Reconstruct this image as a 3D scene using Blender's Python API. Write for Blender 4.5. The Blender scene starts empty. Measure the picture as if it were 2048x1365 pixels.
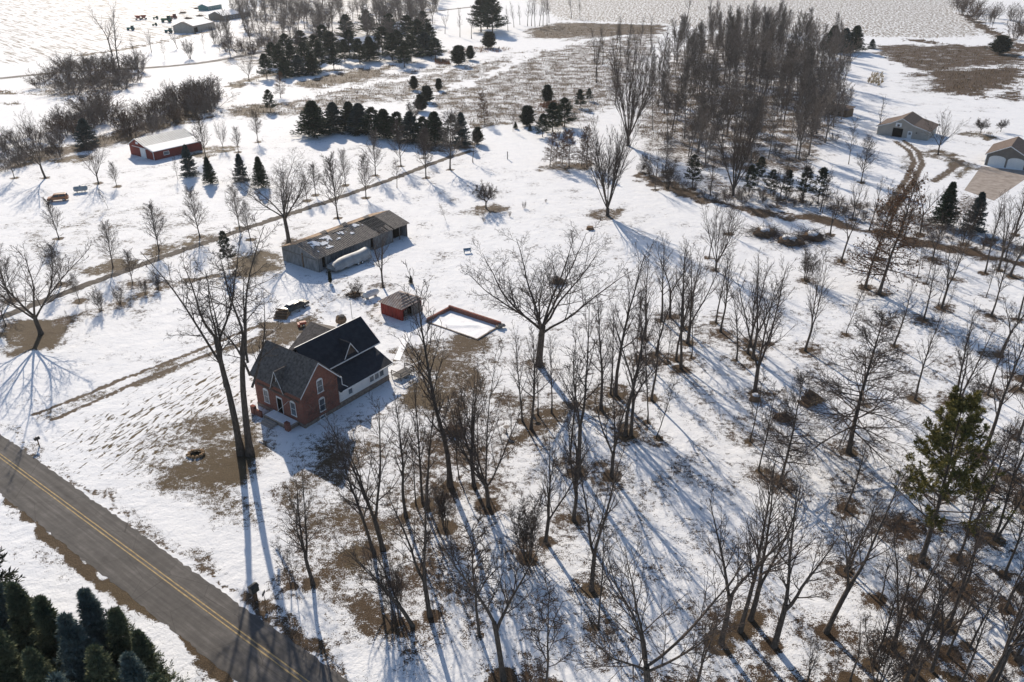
import bpy, math, random
import numpy as np
from mathutils import Vector, Matrix
SC = bpy.context.scene
COL = SC.collection
R = math.radians
PI = math.pi
rnd = random.Random(7)
H = 60.0
# ------------------------------------------------------------------ camera model (used to find ground points of the survey)
FPX = 1600.0
TH = math.atan(832 / FPX)
CT, ST = math.cos(TH), math.sin(TH)

def G(x, y, z=0.0):
    a = (x - 1024) / FPX; v = (y - 682.5) / FPX
    f = CT - v * ST; d = -(ST + v * CT)
    t = (z - H) / d
    return (a * t, f * t)

def HG(bx, by, ty):
    gx, gy = G(bx, by)
    v = (ty - 682.5) / FPX
    f = CT - v * ST; d = -(ST + v * CT)
    return H + d * gy / f

def PX(X, Y, Z=0.0):
    z = Z - H; dep = Y * CT - z * ST; up = Y * ST + z * CT
    return 1024 + FPX * X / dep, 682.5 - FPX * up / dep

AZ = R(36.2)
E1 = (math.sin(AZ), math.cos(AZ)); E2 = (-math.cos(AZ), math.sin(AZ))
ROT = math.atan2(E1[1], E1[0])
# ------------------------------------------------------------------ camera, world, sun
cam = bpy.data.cameras.new('camera'); camo = bpy.data.objects.new('camera', cam); COL.objects.link(camo)
camo.location = (0, 0, H); camo.rotation_euler = (PI / 2 - TH, 0, 0)
cam.sensor_width = 36; cam.lens = FPX / 2048 * 36; cam.clip_end = 20000; cam.clip_start = 0.5
SC.camera = camo
SUN_AZ, SUN_EL = R(-19.4), R(28.5)
w = bpy.data.worlds.new('World'); SC.world = w; w.use_nodes = True
nt = w.node_tree; nt.nodes.clear()
sky = nt.nodes.new('ShaderNodeTexSky'); sky.sky_type = 'NISHITA'; sky.sun_disc = False
sky.sun_elevation = SUN_EL; sky.sun_rotation = SUN_AZ; sky.altitude = 250; sky.dust_density = 1.0; sky.ozone_density = 2.0
bg = nt.nodes.new('ShaderNodeBackground'); bg.inputs[1].default_value = 0.11
out = nt.nodes.new('ShaderNodeOutputWorld')
nt.links.new(sky.outputs[0], bg.inputs[0]); nt.links.new(bg.outputs[0], out.inputs[0])
sl = bpy.data.lights.new('sun', 'SUN'); so = bpy.data.objects.new('sun', sl); COL.objects.link(so)
sl.energy = 4.7; sl.angle = R(0.55); sl.color = (1.0, 0.885, 0.735)
sd = Vector((math.sin(SUN_AZ) * math.cos(SUN_EL), math.cos(SUN_AZ) * math.cos(SUN_EL), math.sin(SUN_EL)))
so.rotation_euler = sd.to_track_quat('Z', 'Y').to_euler(); so.location = sd * 300
SC.view_settings.view_transform = 'Standard'; SC.view_settings.look = 'None'
SC.view_settings.exposure = 0.22; SC.view_settings.gamma = 1.0
SC.render.engine = 'CYCLES'
SC.cycles.max_bounces = 6; SC.cycles.diffuse_bounces = 3; SC.cycles.transparent_max_bounces = 4
try: SC.cycles.use_denoising = True
except Exception: pass
# ------------------------------------------------------------------ materials
class NT:
    def __init__(s, name, rough=0.8, spec=0.2):
        s.m = bpy.data.materials.new(name); s.m.use_nodes = True
        s.t = s.m.node_tree; s.b = s.t.nodes['Principled BSDF']
        s.b.inputs['Roughness'].default_value = rough
        s.b.inputs['Specular IOR Level'].default_value = spec
    def n(s, typ, **kw):
        x = s.t.nodes.new(typ)
        for k, v in kw.items(): setattr(x, k, v)
        return x
    def l(s, a, b): s.t.links.new(a, b)
    def coord(s, scale=(1, 1, 1), rot=0.0, kind='Object'):
        c = s.n('ShaderNodeTexCoord'); mp = s.n('ShaderNodeMapping')
        mp.inputs['Rotation'].default_value = (0, 0, rot); s.l(c.outputs[kind], mp.inputs[0])
        m2 = s.n('ShaderNodeMapping'); m2.inputs['Scale'].default_value = scale; s.l(mp.outputs[0], m2.inputs[0]); return m2.outputs[0]
    def noise(s, scale, detail=4, rough=0.6, vec=None, dist=0.0):
        x = s.n('ShaderNodeTexNoise'); x.inputs['Scale'].default_value = scale
        x.inputs['Detail'].default_value = detail; x.inputs['Roughness'].default_value = rough
        x.inputs['Distortion'].default_value = dist
        if vec is not None: s.l(vec, x.inputs['Vector'])
        return x.outputs['Fac']
    def val(s, x, sock):
        if isinstance(x, (int, float)): sock.default_value = x
        else: s.l(x, sock)
    def math(s, op, a, b=0.0, c=0.0, clamp=False):
        x = s.n('ShaderNodeMath', operation=op); x.use_clamp = clamp
        s.val(a, x.inputs[0]); s.val(b, x.inputs[1]); s.val(c, x.inputs[2]); return x.outputs[0]
    def ramp(s, fac, stops):
        x = s.n('ShaderNodeValToRGB'); e = x.color_ramp.elements
        while len(e) < len(stops): e.new(0.5)
        for i, (p, c) in enumerate(stops): e[i].position = p; e[i].color = (*c, 1)
        s.l(fac, x.inputs[0]); return x.outputs[0]
    def smooth(s, x, lo, hi):
        m = s.n('ShaderNodeMapRange', interpolation_type='SMOOTHSTEP')
        s.val(x, m.inputs[0]); s.val(lo, m.inputs[1]); s.val(hi, m.inputs[2]); return m.outputs[0]
    def mix(s, fac, a, b):
        x = s.n('ShaderNodeMix', data_type='RGBA')
        s.val(fac, x.inputs[0])
        for v, i in ((a, 6), (b, 7)):
            if isinstance(v, tuple): x.inputs[i].default_value = (*v, 1)
            else: s.l(v, x.inputs[i])
        return x.outputs[2]
    def attr(s, name):
        x = s.n('ShaderNodeAttribute', attribute_name=name); return x.outputs['Fac']
    def color(s, c):
        if isinstance(c, tuple): s.b.inputs['Base Color'].default_value = (*c, 1)
        else: s.l(c, s.b.inputs['Base Color'])
    def bump(s, h, dist, strength=1.0):
        x = s.n('ShaderNodeBump'); x.inputs['Strength'].default_value = strength; x.inputs['Distance'].default_value = dist
        s.l(h, x.inputs['Height']); s.l(x.outputs[0], s.b.inputs['Normal'])

MAT = {}
def noisy(name, c1, c2, scale=3.0, rough=0.8, spec=0.2, stretch=(1, 1, 1), bump=0.0, lo=0.35, hi=0.65, metal=0.0):
    k = NT(name, rough, spec)
    v = k.coord(stretch); f = k.noise(scale, 5, 0.65, v)
    k.color(k.ramp(f, [(lo, c1), (hi, c2)]))
    if bump: k.bump(f, bump)
    k.b.inputs['Metallic'].default_value = metal
    MAT[name] = k.m; return k.m

noisy('bark', (.055, .045, .038), (.15, .125, .105), 4, .95, .05, (3, 3, .6), .02)
noisy('bark_pale', (.12, .105, .09), (.27, .24, .21), 4, .95, .05, (3, 3, .6), .02)
noisy('twig', (.060, .048, .042), (.125, .102, .09), .8, .95, .05)
noisy('twig_grey', (.10, .085, .076), (.19, .165, .147), .8, .95, .05)
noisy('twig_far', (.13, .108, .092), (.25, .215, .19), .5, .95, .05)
noisy('twig_brown', (.085, .058, .045), (.15, .105, .08), .8, .95, .05)
noisy('leaf_brown', (.11, .055, .03), (.22, .12, .065), 2, .9, .05)
noisy('needles', (.018, .035, .022), (.05, .075, .042), .9, .8, .15)
noisy('needles_blue', (.03, .052, .05), (.085, .115, .11), .9, .8, .15)
noisy('needles_fore', (.06, .09, .055), (.23, .235, .13), .55, .8, .15)
noisy('needles_foreblue', (.07, .105, .10), (.22, .26, .23), .55, .8, .15)
noisy('needles_yellow', (.07, .075, .025), (.27, .225, .07), .9, .8, .15)
noisy('needles_cedar', (.022, .035, .024), (.055, .062, .036), 1.2, .8, .15)
noisy('dry_grass', (.14, .09, .05), (.34, .24, .14), .6, .9, .05)
noisy('dry_red', (.19, .09, .045), (.36, .19, .10), .5, .9, .05)
noisy('shingle_dark', (.018, .022, .030), (.034, .040, .050), 1.3, .85, .25, (1, 1, 1), .01)
noisy('shingle_grey', (.085, .074, .067), (.20, .178, .16), 2.6, .9, .15)
noisy('shingle_brown', (.10, .075, .062), (.17, .13, .11), 2.0, .9, .15)
noisy('white_paint', (.66, .67, .68), (.80, .80, .79), 1.5, .5, .3)
noisy('foundation_stone', (.14, .11, .095), (.30, .25, .21), 2.5, .9, .1, bump=.03)
noisy('concrete', (.26, .22, .19), (.40, .35, .31), .6, .9, .1)
noisy('black_metal', (.012, .012, .013), (.03, .03, .03), 3, .5, .4)
noisy('dark_void', (.008, .008, .008), (.016, .015, .014), 1, .95, .0)
noisy('rubber', (.015, .015, .015), (.03, .03, .03), 5, .9, .1)
noisy('chrome', (.4, .4, .41), (.55, .55, .55), 3, .35, .5)
noisy('tarp', (.20, .22, .24), (.34, .365, .385), .55, .55, .35, bump=.05)
noisy('tank_white', (.55, .55, .53), (.72, .72, .70), 1.2, .45, .35)
noisy('tank_grey', (.22, .26, .28), (.36, .40, .42), 1.2, .5, .35)
noisy('car_orange', (.30, .115, .045), (.38, .16, .07), 1.0, .4, .45)
noisy('car_dark', (.02, .028, .027), (.045, .055, .052), 1.0, .35, .5)
noisy('car_glass', (.012, .016, .02), (.025, .03, .035), 1.0, .12, .6)
noisy('wood_grey', (.10, .092, .085), (.24, .225, .21), 2.0, .9, .1, (6, 6, .5), .01)
noisy('wood_brown', (.10, .065, .042), (.23, .155, .10), 2.0, .9, .1, (1, 1, 4), .01)
noisy('wood_cut', (.22, .14, .075), (.42, .29, .17), 4, .9, .1)
noisy('rust_roof', (.17, .10, .06), (.36, .26, .17), 1.2, .85, .2)
noisy('siding_tan', (.34, .31, .27), (.42, .385, .34), .7, .8, .15)
noisy('siding_taupe', (.16, .145, .13), (.21, .19, .17), .7, .8, .15)
noisy('red_wagon', (.22, .045, .03), (.34, .08, .05), 1.5, .6, .3)
noisy('green_paint', (.02, .10, .06), (.05, .18, .10), 1.5, .5, .35)
noisy('teal_paint', (.03, .14, .14), (.07, .24, .23), 1.5, .5, .35)
noisy('yellow_paint', (.28, .20, .10), (.48, .36, .18), 2.2, .8, .15)
noisy('stone', (.16, .14, .12), (.34, .31, .28), 3, .9, .1, bump=.03)
noisy('blue_plastic', (.10, .17, .24), (.18, .27, .36), 3, .5, .3)
noisy('cornstalk', (.30, .22, .12), (.50, .39, .23), 2, .9, .05)
noisy('snow_small', (.78, .79, .82), (.86, .87, .89), 2.0, .6, .2, bump=.04)

def corrugated(name, c1, c2, freq, axis, rough=.6, metal=0.0, lo=.3, hi=.7, amp=.03, stain=.9):
    k = NT(name, rough, .3)
    v = k.coord()
    sp = k.n('ShaderNodeSeparateXYZ'); k.l(v, sp.inputs[0])
    w_ = k.math('SINE', k.math('MULTIPLY', sp.outputs[axis], freq))
    f = k.noise(stain, 6, .7, k.coord((1, 1, .4)))
    g = k.math('ADD', f, k.math('MULTIPLY', w_, .10))
    k.color(k.ramp(g, [(lo, c1), (hi, c2)]))
    k.bump(w_, amp); MAT[name] = k.m
corrugated('red_boards', (.15, .020, .014), (.33, .045, .032), 16, 1, .8)
corrugated('red_barn_boards', (.16, .032, .026), (.27, .058, .045), 14, 1, .8)
corrugated('grey_boards', (.11, .115, .118), (.34, .34, .34), 15, 1, .9, stain=1.6)
corrugated('grey_boards_long', (.09, .092, .095), (.27, .27, .265), 15, 0, .9, stain=1.6)
corrugated('metal_roof', (.20, .23, .25), (.40, .44, .47), 8, 0, .4, .3)
corrugated('roof_planks', (.06, .052, .046), (.34, .30, .265), 13, 0, .9, lo=.32, hi=.74, stain=2.6)
corrugated('shed_roof', (.20, .12, .095), (.46, .40, .35), 13, 1, .7, .0, stain=1.3)
corrugated('clapboard', (.70, .71, .72), (.82, .82, .81), 42, 2, .5, lo=.2, hi=.6, amp=.012)
corrugated('tan_boards', (.33, .30, .265), (.43, .40, .355), 22, 1, .7, lo=.25, hi=.7, amp=.012)

def brick_mat():
    k = NT('brick', .9, .1)
    c = k.n('ShaderNodeTexCoord'); sp = k.n('ShaderNodeSeparateXYZ'); k.l(c.outputs['Object'], sp.inputs[0])
    cb = k.n('ShaderNodeCombineXYZ'); k.l(k.math('ADD', sp.outputs[0], sp.outputs[1]), cb.inputs[0]); k.l(sp.outputs[2], cb.inputs[1])
    b = k.n('ShaderNodeTexBrick'); k.l(cb.outputs[0], b.inputs['Vector'])
    b.inputs['Scale'].default_value = 1.0; b.inputs['Brick Width'].default_value = .24; b.inputs['Row Height'].default_value = .08
    b.inputs['Mortar Size'].default_value = .008
    b.inputs['Color1'].default_value = (.155, .048, .034, 1); b.inputs['Color2'].default_value = (.27, .088, .062, 1); b.inputs['Mortar'].default_value = (.30, .24, .20, 1)
    f = k.noise(1.1, 5, .7, k.coord())
    k.color(k.mix(k.math('MULTIPLY', k.smooth(f, .45, .75), .55), b.outputs[0], (.30, .17, .13)))
    MAT['brick'] = k.m
brick_mat()

# ------------------------------------------------------------------ mesh helpers
def mesh(name, verts, faces, mats, parent=None, smooth=False, midx=None):
    me = bpy.data.meshes.new(name)
    me.from_pydata([tuple(v) for v in verts], [], faces); me.update()
    for m in (mats if isinstance(mats, (list, tuple)) else [mats]): me.materials.append(MAT[m])
    if midx: me.polygons.foreach_set('material_index', midx)
    if smooth: me.polygons.foreach_set('use_smooth', [True] * len(me.polygons))
    o = bpy.data.objects.new(name, me); COL.objects.link(o)
    if parent is not None: o.parent = parent
    return o

def npmesh(name, V, Q, mat, k=4, smooth=False):
    """mesh data from arrays: V (n,3), Q (m,k) faces of k corners"""
    me = bpy.data.meshes.new(name)
    V = np.asarray(V, np.float32); Q = np.asarray(Q, np.int32); m = len(Q)
    me.vertices.add(len(V)); me.vertices.foreach_set('co', V.ravel())
    me.loops.add(m * k); me.loops.foreach_set('vertex_index', Q.ravel())
    me.polygons.add(m); me.polygons.foreach_set('loop_start', np.arange(0, m * k, k, dtype=np.int32))
    try: me.polygons.foreach_set('loop_total', np.full(m, k, np.int32))
    except Exception: pass
    if smooth: me.polygons.foreach_set('use_smooth', np.ones(m, bool))
    me.materials.append(MAT[mat]); me.update(calc_edges=True)
    return me

class MB:
    def __init__(s): s.v = []; s.f = []
    def add(s, vs, fs):
        n = len(s.v); s.v += [tuple(p) for p in vs]; s.f += [tuple(i + n for i in q) for q in fs]; return s
    def box(s, x0, x1, y0, y1, z0, z1):
        return s.add([(x0, y0, z0), (x1, y0, z0), (x1, y1, z0), (x0, y1, z0), (x0, y0, z1), (x1, y0, z1), (x1, y1, z1), (x0, y1, z1)],
                     [(3, 2, 1, 0), (4, 5, 6, 7), (0, 1, 5, 4), (1, 2, 6, 5), (2, 3, 7, 6), (3, 0, 4, 7)])
    def slab(s, pts, t):
        """polygon thickened by t along its normal (downwards side)"""
        p = [Vector(q) for q in pts]; nrm = (p[1] - p[0]).cross(p[2] - p[0]).normalized()
        lo = [q - nrm * t for q in p]; n = len(p)
        return s.add(p + lo, [tuple(range(n)), tuple(range(2 * n - 1, n - 1, -1))] + [(i + n, (i + 1) % n + n, (i + 1) % n, i) for i in range(n)])
    def prism(s, poly, axis, a, b):
        """extrude a 2-D polygon; axis x: poly is (y,z), axis y: poly is (x,z), axis z: poly is (x,y)"""
        def P(u, v, w_): return (w_, u, v) if axis == 'x' else (u, w_, v) if axis == 'y' else (u, v, w_)
        n = len(poly); vs = [P(u, v, a) for u, v in poly] + [P(u, v, b) for u, v in poly]
        return s.add(vs, [tuple(range(n - 1, -1, -1)), tuple(range(n, 2 * n))] + [(i, (i + 1) % n, (i + 1) % n + n, i + n) for i in range(n)])
    def tube(s, p, q, r0, r1=None, k=8):
        r1 = r0 if r1 is None else r1
        p = Vector(p); q = Vector(q); d = (q - p).normalized()
        u = d.orthogonal().normalized(); w_ = d.cross(u)
        vs = [p + (u * math.cos(2 * PI * i / k) + w_ * math.sin(2 * PI * i / k)) * r0 for i in range(k)] + \
             [q + (u * math.cos(2 * PI * i / k) + w_ * math.sin(2 * PI * i / k)) * r1 for i in range(k)]
        return s.add(vs, [tuple(range(k - 1, -1, -1)), tuple(range(k, 2 * k))] + [(i, (i + 1) % k, (i + 1) % k + k, i + k) for i in range(k)])
    def lathe(s, prof, k=12, c=(0, 0, 0), axis='z'):
        """prof: list of (radius, height)"""
        n = len(s.v); vs = []
        for r, h in prof:
            for i in range(k):
                x, y = r * math.cos(2 * PI * i / k), r * math.sin(2 * PI * i / k)
                vs.append((c[0] + x, c[1] + y, c[2] + h) if axis == 'z' else (c[0] + h, c[1] + x, c[2] + y) if axis == 'x' else (c[0] + x, c[1] + h, c[2] + y))
        fs = []
        for j in range(len(prof) - 1):
            for i in range(k):
                fs.append((j * k + i, j * k + (i + 1) % k, (j + 1) * k + (i + 1) % k, (j + 1) * k + i))
        fs += [tuple(range(k - 1, -1, -1)), tuple(range((len(prof) - 1) * k, len(prof) * k))]
        return s.add(vs, fs)
    def blob(s, c, r, seed, k=10, rings=6, jit=.25, squash=1.0):
        q = random.Random(seed); prof = []
        n = len(s.v); vs = [(c[0], c[1], c[2] - r * squash)]
        for j in range(1, rings):
            t = PI * j / rings
            for i in range(k):
                rr = r * (1 + q.uniform(-jit, jit)); a = 2 * PI * i / k
                vs.append((c[0] + rr * math.sin(t) * math.cos(a), c[1] + rr * math.sin(t) * math.sin(a), c[2] - rr * math.cos(t) * squash))
        vs.append((c[0], c[1], c[2] + r * squash)); fs = []
        for i in range(k): fs.append((0, 1 + (i + 1) % k, 1 + i))
        for j in range(rings - 2):
            for i in range(k):
                a = 1 + j * k; fs.append((a + i, a + (i + 1) % k, a + k + (i + 1) % k, a + k + i))
        a = 1 + (rings - 2) * k
        for i in range(k): fs.append((a + i, a + (i + 1) % k, len(vs) - 1))
        return s.add(vs, fs)
    def obj(s, name, mat, parent=None, smooth=False, bevel=0.0):
        o = mesh(name, s.v, s.f, mat, parent, smooth)
        if bevel:
            b = o.modifiers.new('bevel', 'BEVEL'); b.width = bevel; b.segments = 2; b.limit_method = 'ANGLE'
        return o

def tag(o, label, cat, group=None, kind=None):
    if label: o['label'] = label
    if cat: o['category'] = cat
    if group: o['group'] = group
    if kind: o['kind'] = kind
    return o

def thing(name, label, cat, loc=(0, 0, 0), rz=0.0, group=None):
    o = bpy.data.objects.new(name, None); COL.objects.link(o)
    o.location = loc; o.rotation_euler = (0, 0, rz); o.empty_display_size = .5
    return tag(o, label, cat, group)

def at(px, py, z=0.0):
    g = G(px, py); return (g[0], g[1], z)

def between(pa, pb):
    """ground point of pa, heading and distance to pb"""
    a, b = G(*pa), G(*pb)
    return a, math.atan2(b[1] - a[1], b[0] - a[0]), math.hypot(b[0] - a[0], b[1] - a[1])
# ------------------------------------------------------------------ tree builder
UP = np.array([0, 0, 1.0])

def nrm(a): return a / np.maximum(np.linalg.norm(a, axis=-1, keepdims=True), 1e-9)

def grow(P0, D0, L, r0, r1, N, wob, trop, g):
    """n branches of N points: start points, directions, lengths, radii"""
    n = len(P0); pts = np.zeros((n, N, 3)); d = nrm(D0.copy()); pts[:, 0] = P0
    trop = np.broadcast_to(np.asarray(trop, float), (n,))
    for i in range(1, N):
        d = nrm(d + g.normal(0, wob, (n, 3)) + trop[:, None] * UP)
        pts[:, i] = pts[:, i - 1] + d * (L / (N - 1))[:, None]
    t = np.linspace(0, 1, N)[None]
    rad = r0[:, None] * (1 - t) + np.broadcast_to(np.asarray(r1, float), (n,))[:, None] * t
    return pts, rad

def sprout(pts, rad, m, t0, t1, ang, g, lenf, power=1.0):
    """m children on each branch: start, direction, parameter, local radius, parent length"""
    n, N = pts.shape[:2]
    t = t0 + (t1 - t0) * ((np.arange(m)[None] + g.uniform(0, 1, (n, m))) / m) ** power
    x = t * (N - 1); i = np.minimum(x.astype(int), N - 2); fr = x - i
    r_ = np.arange(n)[:, None]
    p = pts[r_, i] * (1 - fr)[..., None] + pts[r_, i + 1] * fr[..., None]
    d = nrm(pts[r_, i + 1] - pts[r_, i])
    rr = rad[r_, i] * (1 - fr) + rad[r_, i + 1] * fr
    az = (np.arange(m)[None] * 2.399 + g.uniform(0, 6.28, (n, 1)) + g.normal(0, .5, (n, m)))
    ref = np.where(np.abs(d[..., 2:3]) > .9, np.array([1.0, 0, 0]), UP)
    u = nrm(np.cross(d, ref)); v = np.cross(d, u)
    side = u * np.cos(az)[..., None] + v * np.sin(az)[..., None]
    a = np.radians(ang[0] + (ang[1] - ang[0]) * g.uniform(0, 1, (n, m))) if not callable(ang) else np.radians(ang(t) + g.normal(0, 6, (n, m)))
    dr = d * np.cos(a)[..., None] + side * np.sin(a)[..., None]
    PLn = np.linalg.norm(np.diff(pts, axis=1), axis=2).sum(1)[:, None] * np.ones((1, m))
    L = PLn * lenf(t) * g.uniform(.75, 1.2, (n, m))
    return p.reshape(-1, 3), dr.reshape(-1, 3), t.ravel(), rr.ravel(), L.ravel()

def tubes(sets):
    """sets of (pts, rad, sides) -> quads"""
    V, Q, base = [], [], 0
    for pts, rad, k in sets:
        n, N = pts.shape[:2]
        d = np.zeros_like(pts); d[:, 1:-1] = pts[:, 2:] - pts[:, :-2]; d[:, 0] = pts[:, 1] - pts[:, 0]; d[:, -1] = pts[:, -1] - pts[:, -2]
        d = nrm(d); m0 = nrm(pts[:, -1] - pts[:, 0])[:, None]
        ref = np.where(np.abs(m0[..., 2:3]) > .8, np.array([1.0, 0, 0]), UP)
        u = nrm(np.cross(d, np.broadcast_to(ref, d.shape))); v = np.cross(d, u)
        a = 2 * PI * np.arange(k) / k
        ring = pts[:, :, None] + (u[:, :, None] * np.cos(a)[None, None, :, None] + v[:, :, None] * np.sin(a)[None, None, :, None]) * rad[:, :, None, None]
        V.append(ring.reshape(-1, 3))
        idx = base + np.arange(n * N * k).reshape(n, N, k)
        A = idx[:, :-1]; B = idx[:, 1:]
        Q.append(np.stack([A, np.roll(A, -1, 2), np.roll(B, -1, 2), B], -1).reshape(-1, 4))
        base += n * N * k
    return np.concatenate(V), np.concatenate(Q)

TW = .0125   # thinnest twig radius

def crown(lead, g, m1, t0, ang1, lf1, trop1, m2=7, m3=5, m4=2, lf2=.42, lf3=.42, wob=.06, a2=(30, 55), rr1=.55, sets=None, n4=.55, tw=TW):
    """branches on the leaders (pts, rad): three further orders"""
    pts, rad = lead
    p, d, t, rr, L = sprout(pts, rad, m1, t0, .985, ang1, g, lf1)
    r0 = np.maximum(np.minimum(rr * rr1, L * .018 + .006), tw * 1.4)
    tr = trop1(t) if callable(trop1) else trop1
    b1 = grow(p, d, L, r0, tw, 6, wob, tr, g); out = [(b1[0], b1[1], 4)]
    p, d, t, rr, L = sprout(*b1, m2, .12, .98, a2, g, lambda t: lf2 * (1.15 - .6 * t))
    b2 = grow(p, d, L, np.maximum(np.minimum(rr * .7, L * .02 + .006), tw * 1.15), tw * .9, 4, wob * 1.3, .03, g); out.append((b2[0], b2[1], 3))
    if m3:
        p, d, t, rr, L = sprout(*b2, m3, .12, .97, a2, g, lambda t: lf3 * (1.2 - .6 * t))
        b3 = grow(p, d, L, np.maximum(rr * .75, tw), tw * .8, 3, wob * 1.5, .03, g); out.append((b3[0], b3[1], 3))
        if m4:
            p, d, t, rr, L = sprout(*b3, m4, .25, .95, a2, g, lambda t: n4 + 0 * t)
            b4 = grow(p, d, np.maximum(L, .25), np.full(len(p), tw * .85), tw * .6, 2, wob, .03, g); out.append((b4[0], b4[1], 3))
    return out

def cards(P, D, ln, wd, g):
    """small bent leaf blades: starts, directions, length, width"""
    n = len(P); D = nrm(D); u = nrm(np.cross(D, nrm(g.normal(0, 1, (n, 3))))); w_ = np.cross(D, u)
    ln = np.broadcast_to(ln, (n,))[:, None]; wd = np.broadcast_to(wd, (n,))[:, None]
    m = P + D * ln * .5 + w_ * wd * .25
    V = np.stack([P, m + u * wd * .5, P + D * ln, m - u * wd * .5], 1).reshape(-1, 3)
    Q = np.arange(n * 4).reshape(n, 4)
    return V, Q

PROTO = {}   # kind -> list of dicts(trunk mesh, crown mesh, top height, leaves mesh)

def put(kind, trunk_sets, crown_sets, bark='bark', twig='twig', leaves=None, leafmat='leaf_brown'):
    V, Q = tubes(trunk_sets); top = V[:, 2].max()
    tr = npmesh('trunk', V, Q, bark, 4, True)
    V, Q = tubes(crown_sets); top = max(top, V[:, 2].max())
    cr = npmesh('crown', V, Q, twig, 4, False)
    lf = npmesh('dead_leaves', *leaves, leafmat) if leaves is not None else None
    PROTO.setdefault(kind, []).append(dict(trunk=tr, crown=cr, leaves=lf, top=top))

def straight(n, g, L, r0, r1, N=10, wob=.03, trop=.02, tilt=.04, base=None):
    P0 = np.zeros((n, 3)) if base is None else base
    P0 = P0.copy(); P0[:, 2] -= .15
    D0 = np.tile(UP, (n, 1)) + g.normal(0, tilt, (n, 3)) * np.array([1, 1, 0])
    L = np.broadcast_to(np.asarray(L, float), (n,)).copy()
    p, r = grow(P0, D0, L, np.broadcast_to(np.asarray(r0, float), (n,)).copy(), r1, N, wob, trop, g)
    r[:, 0] *= 1.35
    return p, r

def forked(g, h, r, k, L, spread, wob=.05, trop=.035, N=9):
    st = straight(1, g, h, r, r * .82, 6, .025, .02)
    top = st[0][0, -1]
    az = np.arange(k) * 2 * PI / k + g.uniform(0, 6.28) + g.normal(0, .3, k)
    a = np.radians(g.uniform(spread[0], spread[1], k))
    D = np.stack([np.sin(a) * np.cos(az), np.sin(a) * np.sin(az), np.cos(a)], 1)
    hs = np.linspace(0, .18, k)[:, None] * (st[0][0, 0] - top)
    ll = L * g.uniform(.82, 1.1, k)
    ld = grow(np.tile(top, (k, 1)) + hs, D, ll, np.full(k, r * .78 / k ** .33), .022, N, wob, trop, g)
    return st, ld

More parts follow.
